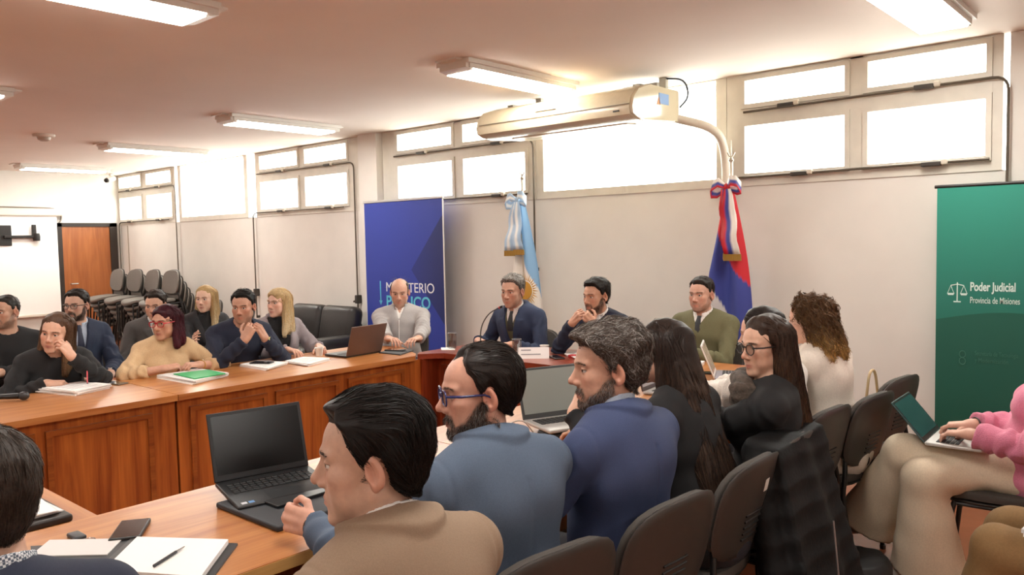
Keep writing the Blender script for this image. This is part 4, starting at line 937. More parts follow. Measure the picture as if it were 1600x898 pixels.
            if g.get('fold'):
                bk_ = np.clip(-fr/(rn+.04), -1, 1); lim = rn+.046+.016*bk_
                cf_ = np.maximum(np.maximum(smin(d, np.maximum(rho-(rn+.016), t-(col_h:=g['collar'][0]-.035*(1-bk_)*.5)), .012)-.011, rho-lim), -(t+.035))
                if 'v' in g: cf_ = np.maximum(cf_, -np.maximum(vcut(q, *g['v'])+.002, -fr))
                d = np.minimum(d, np.maximum(cf_, t-col_h))
            hole = np.maximum(rho-(rn+g.get('nr', .012)), -(t-.02)); d = smax(d, -hole, .006)
            col = g.get('collar')
            if col:                                                       # (height back, height front, radius add, thickness)
                hb, hf_, rd, th_ = col; top = hf_+(hb-hf_)*(.5-.5*np.clip(fr/(rn+rd), -1, 1)); ring = np.maximum(np.maximum(np.abs(rho-(rn+rd+.25*np.maximum(.05-t, 0)))-th_, t-top), -(t+.03))
                if 'v' in g and not g.get('turtle'): ring = np.maximum(ring, -np.maximum(vcut(q, *g['v'])+.004, -fr))
                d = smin(d, ring, .004)
            return d
        pts = allp[:6]
        lo = np.minimum(pts.min(0), P0-np.array([.25, .22, 0]))-.09; hi = np.maximum(pts.max(0), P0+np.array([.25, .22, 0]))+.10; lo[2] = min(pts[:, 2].min()-.09, seat+g.get('hem', -.10)-.04); hi[2] = max(Nl[2]+.12, pts[:, 2].max()+.08)
        if g.get('sleeve', 1.) <= 0: lo = np.minimum(P0, Nl)-np.array([.26, .2, .14]); hi = np.maximum(P0, Nl)+np.array([.26, .2, .12])
        V, Q = nets(fg, lo, hi, g.get('h', .0095)*res); out[kind] = (V, Q, fg)
        col = None
        o = npmesh(kind, V, Q, M_, body, col)
    if tie:
        fg = out[tie.get('on', 'shirt')][2]; zs = np.linspace(tie.get('top', .505)*s, tie.get('end', .16)*s, 14); rows = []
        for z in zs:
            yy = np.linspace(.02, .20, 120); y0 = 0.
            for xo in (-.016, 0, .016):
                dd = fg((P0+exx*xo+np.outer(yy, ey)+ez*z).astype(np.float32)); i = np.flatnonzero(dd < 0); y0 = max(y0, yy[i[-1]] if len(i) else .06)
            rows.append(y0)
        rows = np.maximum.accumulate(np.array(rows)[::-1])[::-1] if False else np.convolve(np.pad(rows, 1, mode='edge'), [.25, .5, .25], 'valid'); rows = rows+.006
        V = []; F = []
        for i, z in enumerate(zs):
            wdt = (.017 if i < 2 else .013+.020*min(1, (i-1)/9))
            wdt *= tie.get('w', 1)
            for x, dy in ((-wdt, -.003), (-wdt*.4, .003+(.006 if i < 2 else 0)), (wdt*.4, .003+(.006 if i < 2 else 0)), (wdt, -.003)): V.append(P0+exx*x+ey*(rows[i]+dy)+ez*z)
        V = np.array(V); n_ = len(zs); q_ = np.array([(i*4+j, i*4+j+1, i*4+5+j, i*4+4+j) for i in range(n_-1) for j in range(3)])
        npmesh(tie.get('name', 'tie'), V, q_, tie['mat'], body)
    lg = legs if legs is not None else {'mat': MATS.get('trouser_dark') or mat('trouser_dark', '24242a', .8, noise=.08, nscale=60)}
    if lg:
        lr = lg.get('r', 0)
        def fl(P):
            d = ell(P, (0, -.01, seat-.02), (.175*b, .145, .105))
            for i, K in enumerate(kn):
                h0 = ((-.085, .085)[i], .01, seat-.012); f_ = unit(np.array(K[3:])-np.array(K[:3]))
                sh = np.maximum(cap(P, K[:3], K[3:], .062+lr, .052+lr+lg.get('flare', 0)), (P-np.array(K[3:], np.float32))@f_.astype(np.float32)-.0)
                leg_ = smin(cap(P, h0, K[:3], .086*b+lr, .064+lr), sh, .03)
                d = smin(d, leg_, .025)
            return d+lg.get('wr', .003)*wob(P, 30, 6)
        lp_ = np.array([K[:3] for K in kn]+[K[3:] for K in kn]+[P0]); V, Q = nets(fl, lp_.min(0)-.17, lp_.max(0)+.17, lg.get('h', .016)*res); npmesh('trousers', V, Q, lg['mat'], body)
        sm = mat('shoe_'+shoecol, shoecol, .35)
        for i, K in enumerate(kn):
            an = np.array(K[3:]); fw = unit(np.array([an[0]-K[0], max(.0, an[1]-K[1])*0+1, 0])) if not lg.get('toe') else unit(np.array(lg['toe'][i]))
            h_ = an+np.array([0, 0, -.045]); tz = max(.035, h_[2]) if an[2] < .16 else h_[2]
            def fs(P): return smin(smin(ell(P, h_-fw*.02, (.04, .05, .045)), cap(P, h_+fw*.0, h_+fw*.15+np.array([0, 0, -.008]), .040, .034), .03), cap(P, an, h_, .042, .042), .03)
            p2 = np.array([h_, h_+fw*.17, an]); V, Q = nets(fs, p2.min(0)-.08, p2.max(0)+.08, .011*res); V[:, 2] = np.maximum(V[:, 2], .004 if an[2] < .16 else -9); npmesh('shoe', V, Q, sm, body)
    if glasses:
        gm = mat('spec_'+glasses['col'], glasses['col'], .25, coat=.4); r_ = glasses.get('r', .0018); W_ = hp.get('w', 1); gw, gh = glasses.get('size', (.0245, .019)); T = lambda p: tuple(Hc+Rh@(np.array(p)*hs)); sh = []
        go = link('glasses', None, body); go['label'] = glasses.get('label', 'eyeglasses')
        yf = .0985
        for sg in (-1, 1):
            rim = []
            for i in range(28):
                a = 2*math.pi*i/28; c_, s_ = math.cos(a), math.sin(a); pw = glasses.get('pow', .75); x = abs(c_)**pw*math.copysign(1, c_)*gw; z = abs(s_)**pw*math.copysign(1, s_)*gh
                rim.append(T(((sg*(.0335*W_)+x), yf-.10*abs(x+sg*.0335)**1.35, .0130+z)))
            sh.append(tube(rim, r_*hs, 8, closed=True))
            xo = sg*(.0335*W_+gw); yo = yf-.10*abs(xo)**1.35
            sh.append(tube([T((xo, yo, .021)), T((sg*.0765*W_, .060, .020)), T((sg*.0800*W_, .0, .019)), T((sg*.0810*W_, -.020, .008)), T((sg*.079*W_, -.030, -.012))], [r_*1.3, r_*1.5, r_*1.2, r_, r_], 8))
            V = [T((sg*.0335*W_, yf-.0022, .0130))]+rim; obj('lens', (V, [(0, 1+i, 1+(i+1) % 28) for i in range(28)]), glassmat('spec_glass', 'eef0f2'), go)
        sh.append(tube([T((-.0335*W_+gw, yf-.001, .020)), T((0, yf+.003, .0225)), T((.0335*W_-gw, yf-.001, .020))], r_*1.2, 8)); obj('spectacle_frame', sh, gm, go, 50)
    for wt in (watch or []):
        a = A[wt['side']]; c = a['W']-a['f']*wt.get('back', .012); u = unit(np.cross(a['f'], a['hn'])); v = unit(np.cross(u, a['f'])); rx, rz = wt.get('r', (.034, .031))
        o = obj('watch_strap', tube([tuple(c+u*rx*math.cos(t)+v*rz*math.sin(t)) for t in np.linspace(0, 2*math.pi, 20)[:-1]], wt.get('t', .005), 6, closed=True), mat('strap_'+wt['col'], wt['col'], .5), body, 50)
        if wt.get('face', True):
            fc = c+v*(rz+.003); pts = [fc+u*.017*math.cos(t)+a['f']*.017*math.sin(t) for t in np.linspace(0, 2*math.pi, 17)[:-1]]
            Vf = [tuple(p-v*.004) for p in pts]+[tuple(p+v*.004) for p in pts]; obj('watch_case', (Vf, [tuple(range(16)), tuple(range(31, 15, -1))]+[(i, (i+1) % 16, 16+(i+1) % 16, 16+i) for i in range(16)]), mat('watch_face_'+wt.get('fcol', '1b1b1d'), wt.get('fcol', '1b1b1d'), .2), o, 40)
    SEATED.append((root, yaw)); return dict(body=body, A=A, root=root, tl=tl)
# ================================================================== things on the tables
paper_m = mat('paper', 'eeecea', .8); paper2 = mat('paper_grey', 'd8d6d4', .8); blackp = mat('black_plastic', '17181a', .35); darkg = mat('dark_grey_plastic', '2c2d30', .4); ink = mat('ink_grey', '8f8f93', .7)
def quadsolid(pts, z0, z1, r=0): return prism(pts, 2, z0, z1)
def papers(name, label, quad, n=3, th=.003, cat='papers', extra=None, z=TZ, group=None, lines=True):
    c = np.mean(quad, 0); t = thing(name, label, cat, (c[0], c[1], z), 0, group); q0 = [(p[0]-c[0], p[1]-c[1]) for p in quad]; rg = random.Random(len(label))
    for i in range(n):
        a = math.radians(rg.uniform(-4, 4)) if i else 0; dx, dy = (rg.uniform(-.01, .01), rg.uniform(-.01, .01)) if i else (0, 0)
        pts = [(p*math.cos(a)-q*math.sin(a)+dx, p*math.sin(a)+q*math.cos(a)+dy) for p, q in q0]
        s = obj('sheet', prism(pts, 2, i*th, (i+1)*th-.0003), paper_m if i % 2 == 0 else paper2, t)
    if lines:
        A, B, C_, D = [np.array(p) for p in pts]
        ln = []
        for k in range(6):
            f_ = .15+.12*k; p = A+(D-A)*f_+(B-A)*.12; q = A+(D-A)*f_+(B-A)*(.85 if k % 3 else .6); ln.append(tube([(*p, n*th), (*q, n*th)], .0008, 4))
        obj('print_line', ln, ink, s)
    return t
def cup(label, x, y, r=.033, h=.062, z=TZ, col='e6e2dc'):
    t = thing('plastic_cup', label, 'cup', (x, y, z)); obj('cup_wall', lathe([(r*.72, 0), (r, h), (r*1.06, h), (r*1.06, h-.004), (r*.96, h-.003), (r*.70, .004)], 20), mat('cup_'+col, col, .5), t, 40); return t
def glass(label, x, y, z=TZ):
    t = thing('water_glass', label, 'glass', (x, y, z)); g = glassmat('tumbler_glass', 'eef1f1', .35, .06); obj('tumbler', lathe([(.031, 0), (.036, .125), (.0345, .125), (.029, .006)], 24), g, t, 40); obj('rim', tube([(.0352*math.cos(a), .0352*math.sin(a), .125) for a in np.linspace(0, 6.2832, 25)[:-1]], .0011, 6, closed=True), mat('glass_rim', 'c8cccc', .1), t, 40)
    obj('water', lathe([(.0285, .006), (.0318, .062)], 24), glassmat('water', 'e6eae8', .3, .06), t, 40); return t
def phone(label, x, y, rz, z=TZ, w=.074, l=.155, col='17181a', th=.009):
    t = thing('mobile_phone', label, 'phone', (x, y, z), rz); obj('phone_body', rbox(-w/2, w/2, -l/2, l/2, 0, th, .004), mat('phone_'+col, col, .4), t, 50); obj('phone_screen', box(-w/2+.004, w/2-.004, -l/2+.006, l/2-.006, th, th+.0006), mat('phone_glass', '1a1413', .08, coat=.6), t); return t
def laptop(label, hinge, rz, w=.345, d=.235, ang=105, body='2a2b2e', scr='0c0d0f', scr_rough=.15, emit=0., keys=True, lid=None, z=TZ, tilt=0, bez='111214'):
    """hinge = middle of the hinge line; the user sits on the local -y side"""
    t = thing('laptop', label, 'laptop', (*hinge, z), rz); bm_ = mat('laptop_'+body, body, .4, .3); lm_ = mat('laptop_lid_'+(lid or body), lid or body, .45, .2)
    if tilt: t.rotation_euler = (math.radians(tilt), 0, rz)
    b = obj('keyboard_base', rbox(-w/2, w/2, -d, .005, .002, .018, .006), bm_, t, 50)
    if keys:
        kb = mat('key_'+('dark' if body != 'c9c7c3' else 'dark2'), '1b1c1e', .5)
        km = None
        for r_ in range(5):
            for k in range(13):
                kw = (w-.05)/13; x = -w/2+.025+kw*k; y = -.035-.0185*r_
                if km is None: ko = obj('key', rbox(0, kw*.86, -.0155, 0, 0, .003, .001, 1), kb, b); km = ko.data
                else: ko = link('key', km, b)
                ko.location = (x, y, .018)
        obj('touchpad', box(-.055, .055, -d+.012, -d+.085, .0175, .0186), mat('touchpad_'+body, body, .3), b)
    A = math.radians(ang); MM = Matrix.Translation((0, .002, .014))@Matrix.Rotation(math.pi-A, 4, 'X')
    # lid: built lying over the keyboard, then opened
    h = d*.98
    M2 = Matrix.Translation((0, .004, .016))@Matrix.Rotation(-(A), 4, 'X')
    L_ = obj('screen_lid', xf(rbox(-w/2, w/2, -h, 0, 0, .007, .003), M2), lm_, t, 50)
    obj('bezel', xf(box(-w/2+.003, w/2-.003, -h+.003, -.004, -.0006, .0003), M2), mat('bezel_'+bez, bez, .4), L_)
    obj('display', xf(box(-w/2+.012, w/2-.012, -h+.012, -.022, -.0012, -.0004), M2), mat('display_'+scr, scr, scr_rough, emit=emit, spec=.3), L_)
    return t
# --- left table
t = thing('handheld_microphone', 'black handheld microphone lying on the table edge', 'microphone', (-5.08, 1.47, TZ+.028), math.radians(-40)); obj('handle', tube([(0, -.13, 0), (0, .05, 0)], [.013, .017], 14), blackp, t, 40); obj('mesh_head', ball((0, .075, 0), (.025, .03, .025), 14, 10), darkg, t, 60)
papers('document_stack', 'stack of papers under the hand of the woman with the pen', [(-5.26, 1.66), (-5.27, 1.90), (-5.02, 1.99), (-4.93, 1.76)], 5, .006)
t = thing('pen', 'pink pen held over the papers', 'pen', (-5.12, 1.90, TZ+.036), 0); obj('barrel', tube([(0, 0, 0), (-.015, .01, .125)], .004, 8), mat('pen_pink', 'd4606a', .4), t, 40); obj('tip', tube([(.001, 0, -.006), (0, 0, 0)], [.001, .004], 8), darkg, t)
phone('dark phone lying between the papers and the green folder', -5.16, 2.08, math.radians(-75), col='6b5f50')
t = papers('document_stack', 'thick papers under the green folder', [(-5.14, 2.33), (-5.15, 2.63), (-4.82, 2.65), (-4.70, 2.35)], 4, .006)
gf = mat('folder_green', '25a05c', .5); tag(obj('green_folder', prism([(-.15, -.10), (-.12, .12), (.13, .11), (.15, -.11)], 2, 0, .006), gf), 'bright green folder on top of the papers', 'folder'); bpy.data.objects['green_folder'].location = (-4.90, 2.50, TZ+.0245)
cup('white plastic cup beside the green folder', -5.25, 2.74)
papers('document_stack', 'papers under the phone of the man in the navy sweater', [(-5.14, 2.92), (-5.20, 3.10), (-4.93, 3.17), (-4.80, 2.92)], 3, .006)
phone('black phone lying on the papers of the man in the navy sweater', -5.03, 3.03, math.radians(-60), TZ+.018)
papers('notebook', 'white notebook in front of the blonde woman in grey', [(-5.0, 3.20), (-5.05, 3.40), (-4.82, 3.46), (-4.72, 3.20)], 3, .006, 'notebook')
cup('white plastic cup beside the brown laptop', -5.10, 3.56)
laptop('brown-backed laptop turned away, in front of the balding man', (-4.83, 3.77), math.radians(-85), .36, .235, 108, '3a3634', lid='6a5146')
t = thing('folder', 'dark grey folder on the corner of the orange table', 'folder', (-4.70, 4.0, TZ)); obj('cover', prism([(-.12, -.09), (.12, -.08), (.02, .14), (-.17, .12)], 2, 0, .008), mat('folder_dark', '3a3a3d', .6), t); obj('elastic', tube([(-.10, .02, .010), (.06, .04, .010)], .002, 6), blackp, t)
phone('black phone lying on the dark folder', -4.78, 4.04, math.radians(-70), TZ+.008)
# --- head table
HZ = TZ+.004
glass('glass of water nearest the blue banner', -4.49, 4.38, HZ); tag(obj('paper_napkin', prism([(-4.60, 4.36), (-4.50, 4.27), (-4.42, 4.34), (-4.52, 4.42)], 2, HZ-.0002, HZ+.004), paper_m), 'white napkin under the water glass', 'napkin')
t = thing('desk_microphone', 'gooseneck desk microphone with a red ring before the speaker', 'microphone', (-4.22, 4.42, HZ)); obj('base', rbox(-.05, .05, -.06, .06, 0, .03, .012), blackp, t, 50); obj('gooseneck', tube(bend([(0, 0, .03), (0, .0, .18), (.06, .03, .29), (.15, .06, .335)], .12, 8), .0045, 8), mat('gooseneck', '55534f', .35, .6), t, 40)
obj('capsule', tube([(.15, .06, .335), (.175, .068, .345)], .009, 10), blackp, t, 40); obj('light_ring', tube([(.146, .059, .333), (.153, .061, .336)], .010, 12), mat('red_ring', 'e0433c', .4), t)
glass('glass of water beside the name card', -3.80, 4.36, HZ); cup('white plastic cup behind the name card', -3.72, 4.58, z=HZ)
t = thing('name_card', 'white tent name card on the head table', 'name card', (-3.64, 4.36, HZ), math.radians(38)); obj('card', [prism([(-.035, 0), (-.033, 0), (.002, .075), (.0, .077)], 0, -.11, .11), prism([(.035, 0), (.033, 0), (-.002, .075), (0, .077)], 0, -.11, .11)], paper_m, t)
obj('print_line', [xf(box(-.09, .05, -.001, 0, -.003, .003), Matrix.Translation((0, -.0225, .030))@Matrix.Rotation(math.radians(-25), 4, 'X')), xf(box(-.09, -.02, -.001, 0, -.004, .004), Matrix.Translation((0, -.0095, .058))@Matrix.Rotation(math.radians(-25), 4, 'X'))], ink, t)
phone('phone on the head table beside the name card', -3.50, 4.44, math.radians(60), HZ, col='3a2f2c', th=.012); tag(obj('red_case', rbox(-3.44, -3.38, 4.50, 4.56, HZ, HZ+.022, .004), mat('case_red', 'b03030', .4)), 'small red case beside the papers on the head table', 'case')
papers('document_stack', 'papers in front of the man with clasped hands', [(-3.52, 4.58), (-3.42, 4.78), (-3.17, 4.66), (-3.28, 4.44)], 3, .005, z=HZ); 
papers('document_stack', 'papers in front of the man in the olive sweater', [(-2.60, 4.40), (-2.75, 4.72), (-2.53, 4.80), (-2.42, 4.50)], 4, .006); phone('black phone beside the papers of the man in olive', -2.36, 4.46, math.radians(-60))
# --- right row of the square
lt_ = laptop('open black laptop in front of the man in the tan jacket', (-2.49, 1.49), math.radians(78), .335, .24, 112, '1d1e20', '040506', .22, z=TZ+.03, tilt=5)
for i_, c_ in enumerate(('c9ccd2', '5f8fc4')): obj('sticker', box(-.150+.024*i_, -.132+.024*i_, -.225, -.209, .0182, .0186), mat('sticker_'+c_, c_, .5), lt_)
tag(obj('document_case', rbox(-2.42, -2.06, 1.27, 1.66, TZ, TZ+.018, .006), mat('case_navy', '23262c', .55), None, 50), 'flat dark case under the open black laptop', 'case')
obj('case_stand', rbox(-2.36, -2.20, 1.36, 1.58, TZ+.018, TZ+.028, .003), blackp, bpy.data.objects['document_case'])
laptop('open silver laptop beside the bearded man in the blue blazer', (-2.23, 2.83), math.radians(68), .345, .235, 108, 'b3b1ae', '8a8f8a', .3, lid='55585a', bez='3a3d3d', z=TZ+.03)
tag(obj('laptop_dock', rbox(-2.18, -1.98, 2.62, 2.86, TZ, TZ+.028, .01), blackp, None, 50), 'black dock under the silver laptop', 'dock')
t = thing('computer_mouse', 'black computer mouse by the silver laptop', 'mouse', (-1.97, 2.47, TZ), math.radians(80)); obj('shell', [ball((0, 0, .006), (.031, .055, .026), 16, 10)], blackp, t, 60); obj('wheel', tube([(0, .028, .027), (0, .042, .025)], .004, 8), darkg, t); 
tag(obj('laptop_cable', tube(bend([(-2.18, 2.60, TZ+.02), (-2.16, 2.50, TZ+.11), (-2.22, 2.42, TZ+.06), (-2.28, 2.40, TZ+.005)], .08, 6), .003, 6), mat('cable_light', 'b9b6b0', .5), None, 40), 'pale cable looping from the silver laptop', 'cable')
laptop('open laptop with a grey document on screen between two typing women', (-2.32, 3.84), math.radians(97), .33, .23, 105, 'b3b1ae', 'a9a3a5', .3, lid='5a4d4c', bez='4a4142')
laptop('open laptop with a glossy reflecting screen at the far corner', (-2.24, 4.40), math.radians(115), .30, .21, 112, '8f8a94', 'c4b0a0', .06, lid='d9d6d2', bez='d9d4cf')
papers('document_stack', 'thick paper stack on the near table edge by the watch', [(-2.12, 3.46), (-2.14, 3.68), (-1.93, 3.72), (-1.90, 3.48)], 5, .007)
# --- foreground
t = thing('leather_folder', 'open black folder with a notepad and loose sheet', 'folder', (-2.25, .92, TZ)); fx = [(-.02, .06), (.21, .22), (.37, .05), (.13, -.10)]
obj('cover', prism([(-.27, -.16), (-.06, .07), (.185, .225), (.375, .035), (.12, -.13), (.0, -.24)], 2, 0, .006), mat('folder_black', '1d1d20', .5), t)
obj('notepad', prism([(-.06, .05), (.17, .205), (.35, .03), (.11, -.11)], 2, .006, .020), paper_m, t); obj('loose_sheet', prism([(-.27, -.11), (-.11, .03), (-.02, -.05), (-.18, -.19)], 2, .006, .009), paper2, t); obj('strap', prism([(-.09, .045), (-.07, .06), (.10, -.115), (.08, -.125)], 2, .006, .010), blackp, t)
t = thing('pen', 'dark ballpoint pen lying on the notepad', 'pen', (-2.08, .955, TZ+.025), math.radians(30)); obj('barrel', tube([(0, -.065, 0), (0, .03, 0)], .0042, 8), darkg, t, 40); obj('tip', tube([(0, .03, 0), (0, .068, 0)], [.0035, .0012], 8), mat('pen_silver', 'b9b9bb', .25, .9), t, 40)
phone('thick dark phone lying beside the car keys', -2.415, .995, math.radians(55), w=.085, l=.165, col='1c1a1a', th=.014)
t = thing('car_keys', 'car key fob with a metal ring', 'keys', (-2.50, .875, TZ)); obj('fob', rbox(-.03, .035, -.018, .018, 0, .013, .006), darkg, t, 50); obj('ring', tube([(.058+.02*math.cos(a), .01+.02*math.sin(a), .003) for a in np.linspace(0, 6.283, 21)[:-1]], .0015, 6, closed=True), MATS['pen_silver'], t, 40); obj('chain', [ball((.085+.008*i, .02+.006*i, .004), .004, 8, 6) for i in range(4)], MATS['pen_silver'], t, 40)
t = thing('planner', 'black leather planner with loose papers', 'planner', (-2.88, .83, TZ-.012)); obj('cover', rbox(-.13, .18, -.10, .11, 0, .024, .008), mat('planner_leather', '231c19', .45), t, 50)
for i in range(4): obj('sheet', prism([(-.12, -.09), (-.12+.01*i, .09), (.13+.008*i, .10-.01*i), (.14, -.08)], 2, .024+.004*i, .0275+.004*i), paper_m if i % 2 else paper2, t)
# ================================================================== wardrobe
def cloth(n, c, noise=.07, ns=160, bump=.25, bs=700, sheen=.0, rough=.85): return mat('cloth_'+n, c, rough, noise=noise, nscale=ns, bump=bump, bscale=bs, sheen=sheen)
def checked(name, c1, c2, scale):
    M = mat(name, c1, .8); nt_ = M.node_tree; b = nt_.nodes['Principled BSDF']; tc = nt_.nodes.new('ShaderNodeTexCoord'); ck = nt_.nodes.new('ShaderNodeTexChecker'); ck.inputs['Scale'].default_value = scale
    ck.inputs[1].default_value = (*srgb(c1), 1); ck.inputs[2].default_value = (*srgb(c2), 1); nt_.links.new(tc.outputs['Object'], ck.inputs[0]); nt_.links.new(ck.outputs[0], b.inputs['Base Color']); return M
white = cloth('white', 'e9e6e2'); lblue = cloth('light_blue', 'b9c6d8'); black = cloth('black', '19191b'); navy = cloth('navy', '1d2438'); navyj = cloth('navy_suit', '273147'); greyj = cloth('grey_suit', '4a4644')
beige = cloth('beige_knit', 'c9ab84', bump=.4, bs=350); navyk = cloth('navy_knit', '1a2034', bump=.35, bs=350); gblz = cloth('grey_blazer', '8f868a'); zipg = cloth('light_grey', 'a9a6a5'); blazer10 = cloth('blue_blazer', '25304a')
olive = cloth('olive_knit', '676447', bump=.35, bs=350); olived = cloth('olive_vest', '5a5840'); tan = cloth('tan_jacket', '8b7560', noise=.06, ns=260); bluegrey = cloth('blue_grey_blazer', '4f5e72', noise=.08, ns=300); royal = cloth('blue_suit', '364264', noise=.08, ns=300)
fuzzy = cloth('white_fuzzy', 'ded8d0', bump=.8, bs=150, sheen=.3); whiteb = cloth('white_blazer', 'e6ddd0'); pink = cloth('pink_knit', 'd87f9a', bump=.6, bs=200, sheen=.2); cream = cloth('cream_trouser', 'e0d0b6', bump=.2); browntr = cloth('brown_trouser', '84663f'); dchar = cloth('charcoal', '2a292c')
tienavy = cloth('tie_navy', '1d2640', rough=.5); tiered = cloth('tie_red', '7c2430', rough=.5); tieblk = cloth('tie_black', '1a1b20', rough=.5); gingham = checked('gingham', 'cfd2d6', '4a5564', 240)
def JK(m_, **k): return dict(dict(kind='jacket', mat=m_, off=.019, arm=.014, v=(.20, .060), lapel=True, collar=(.082, .03, .016, .006), fold=.045, wr=.0075, swr=.0045, wf=19, seam=.012), **k)
def SH(m_=white, **k): return dict(dict(kind='shirt', mat=m_, off=.005, sleeve=0, h=.0075, hem=.12, collar=(.100, .055, .007, .0045), v=(.44, .02), wr=.001), **k)
def SW(m_, **k): return dict(dict(kind='sweater', mat=m_, off=.013, arm=.013, collar=(.055, .03, .010, .006), wr=.003), **k)
def facecam(h, phi): return math.degrees(math.atan2(h[0], -h[1]))-phi
LONG = lambda l=-.22, x=.085, fr=-.01, w=.030: [((.064, -.02, .06), (x, fr, l), .026, w*.6), ((-.064, -.02, .06), (-x, fr, l), .026, w*.6), ((.06, -.03, .03), (x*.95, fr*.5-.02, l*.85), .03, w), ((-.06, -.03, .03), (-x*.95, fr*.5-.02, l*.85), .03, w), ((0, -.07, .06), (0, -.085, l), .05, .045), ((.05, -.055, .06), (.065, -.065, l), .045, .042), ((-.05, -.055, .06), (-.065, -.065, l), .045, .042)]
def P(label, head, phi, yaw, **k): return person(label, head, yaw, hyaw=facecam(head, phi), **k)
up = (0, 0, 1)
# ------------------------------------------------------------------ left side of the square, second row
P('man in a black pullover with crossed arms at the left edge', (-6.2, 1.80, 1.17), 42, 262, pitch=4, hs=.92, lean=2, hp=dict(skin='b98a70', stubble=.45, jaw=1.05), hair=dict(line='short', dz=.004, lump=.004, lumpf=110, jit=.4, top=.009, side=.004, col='2b2622', n=500, ns=2, seg=.006, width=.002, lift=.002), wear=[SW(black)], bulk=1.05,
  arms=dict(r=dict(w=(-5.93, 1.86, .84), f=(.25, .95, .05), n=(.6, -.1, .8)), l=dict(w=(-5.95, 1.68, .80), f=(.2, -.95, .05), n=(.6, .1, .8))), watch=[dict(side='r', col='26262a')], beard=dict(n=500, len=.006, lift=.002, width=.0016))
P('bearded man with dark glasses, navy suit and tie', (-6.35, 2.31, 1.17), 30, 262, pitch=3, hs=.93, lean=3, hp=dict(skin='c0937c', stubble=.75, beardcol='231a15', jaw=1.0), hair=dict(line='short', dz=.004, lump=.004, lumpf=110, jit=.4, top=.016, side=.008, front=.006, col='241b16', n=1000, lift=.007), wear=[JK(navyj), SH(lblue)], tie=dict(mat=tienavy),
  beard=dict(n=1500, len=.014, lift=.006, col='2a1f19'), glasses=dict(col='18181a', label='dark thin-rimmed eyeglasses'), arms=dict(l=dict(w=(-5.98, 2.38, .70), f=(.8, -.5, -.2)), r=dict(w=(-5.98, 2.20, .69), f=(.8, .5, -.2))), watch=[dict(side='l', col='6a4a3a', fcol='d8d4cc')])
P('young man in a dark grey suit with a red tie', (-6.7, 3.06, 1.10), 22, 258, pitch=10, hs=.98, lean=8, hp=dict(skin='c49378', cheek=1.06, jaw=1.05), hair=dict(line='short', dz=.004, lump=.004, lumpf=110, jit=.4, top=.018, side=.007, col='2b211b', n=1000, lift=.007), wear=[JK(greyj), SH()], tie=dict(mat=tiered), eyes='2a1c12')
P('woman with long straight blonde hair in black', (-6.6, 3.45, 1.13), 24, 258, pitch=2, sex='f', hs=.95, lean=4, hp=dict(skin='d2a58c', jaw=.85, nose=.85, w=.95, lip='b06a62', lash=.9), brows='7a5a3a', hair=dict(line='long', top=.012, vol=LONG(-.30, .085, .03), long=True, part=.0, n=1100, ns=9, seg=.03, col='bd9d6c', tip='ead9b4', var=.3, width=.004),
  wear=[JK(dchar, v=(.15, .07)), SW(black, sleeve=0, collar=(.09, .075, .006, .006), turtle=True, off=.006)], bulk=.95, arms=dict(r=dict(w=(-6.25, 3.16, .80), f=(.55, -.35, .55), n=(.3, -.7, .5), pose='relax'), l=dict(w=(-6.2, 3.55, .70), f=(.8, -.4, -.1))))
# ------------------------------------------------------------------ left side of the square, at the table
P('woman in black leaning her cheek on her hand over papers', (-5.36, 1.82, 1.075), 24, 262, pitch=6, roll=-10, sex='f', hs=.98, lean=22, hp=dict(skin='c99b82', jaw=.88, nose=.9, w=.97, lip='a8645c'), brows='4a3424', eyes='3a2a1c',
  hair=dict(line='long', top=.014, vol=LONG(-.24, .085, .02), long=True, part=.005, n=1300, ns=8, seg=.028, col='5a4232', tip='8f7052', width=.0035), wear=[SW(black, wr=.005)],
  arms=dict(r=dict(w=(-5.26, 1.72, .795), f=(.45, .85, -.05), n=(.2, -.1, 1), pose='pen', pole=(-.2, -.8, -.5)), l=dict(w=(-5.16, 1.84, .945), f=(-.18, -.50, .84), n=(.85, .35, .3), pose='cheek', pole=(.3, .7, -.8))))
P('woman with burgundy hair and red glasses in a beige turtleneck', (-5.38, 2.52, 1.075), 38, 262, pitch=4, sex='f', hs=.96, lean=9, hp=dict(skin='bd8a70', jaw=.92, cheek=1.05, w=1.0, lip='9c544c'), brows='3a2420',
  hair=dict(line=[(0, .055), (25, .050), (45, .040), (58, .030), (66, .010), (74, -.03), (80, -.06), (180, -.10)], top=.013, side=.008, front=.004, vol=[((.062, -.03, .05), (.082, .005, -.13), .030, .026), ((-.062, -.03, .05), (-.082, .005, -.15), .030, .026), ((0, -.07, .05), (0, -.085, -.12), .052, .045), ((.05, -.06, .05), (.06, -.06, -.13), .045, .042), ((-.05, -.06, .05), (-.06, -.06, -.13), .045, .042)], long=True, part=.01, n=1200, ns=6, seg=.022, col='3d1620', tip='5a1f2c', width=.0035),
  wear=[SW(beige, collar=(.095, .085, .007, .007), turtle=True, sleeve=.62, wr=.004)], bulk=1.0, shoulder=.95, glasses=dict(col='b81f2e', r=.0026, size=(.026, .019), label='bright red eyeglasses'),
  arms=dict(r=dict(w=(-5.18, 2.40, .80), f=(.15, .95, .12), n=(.25, -.1, 1), pose='clasp', pole=(-.1, -.9, -.3)), l=dict(w=(-5.14, 2.63, .80), f=(.12, -.95, .12), n=(.25, .1, 1), pose='clasp', pole=(-.1, .9, -.3))), watch=[dict(side='l', col='c79a4a', face=False, t=.003)])
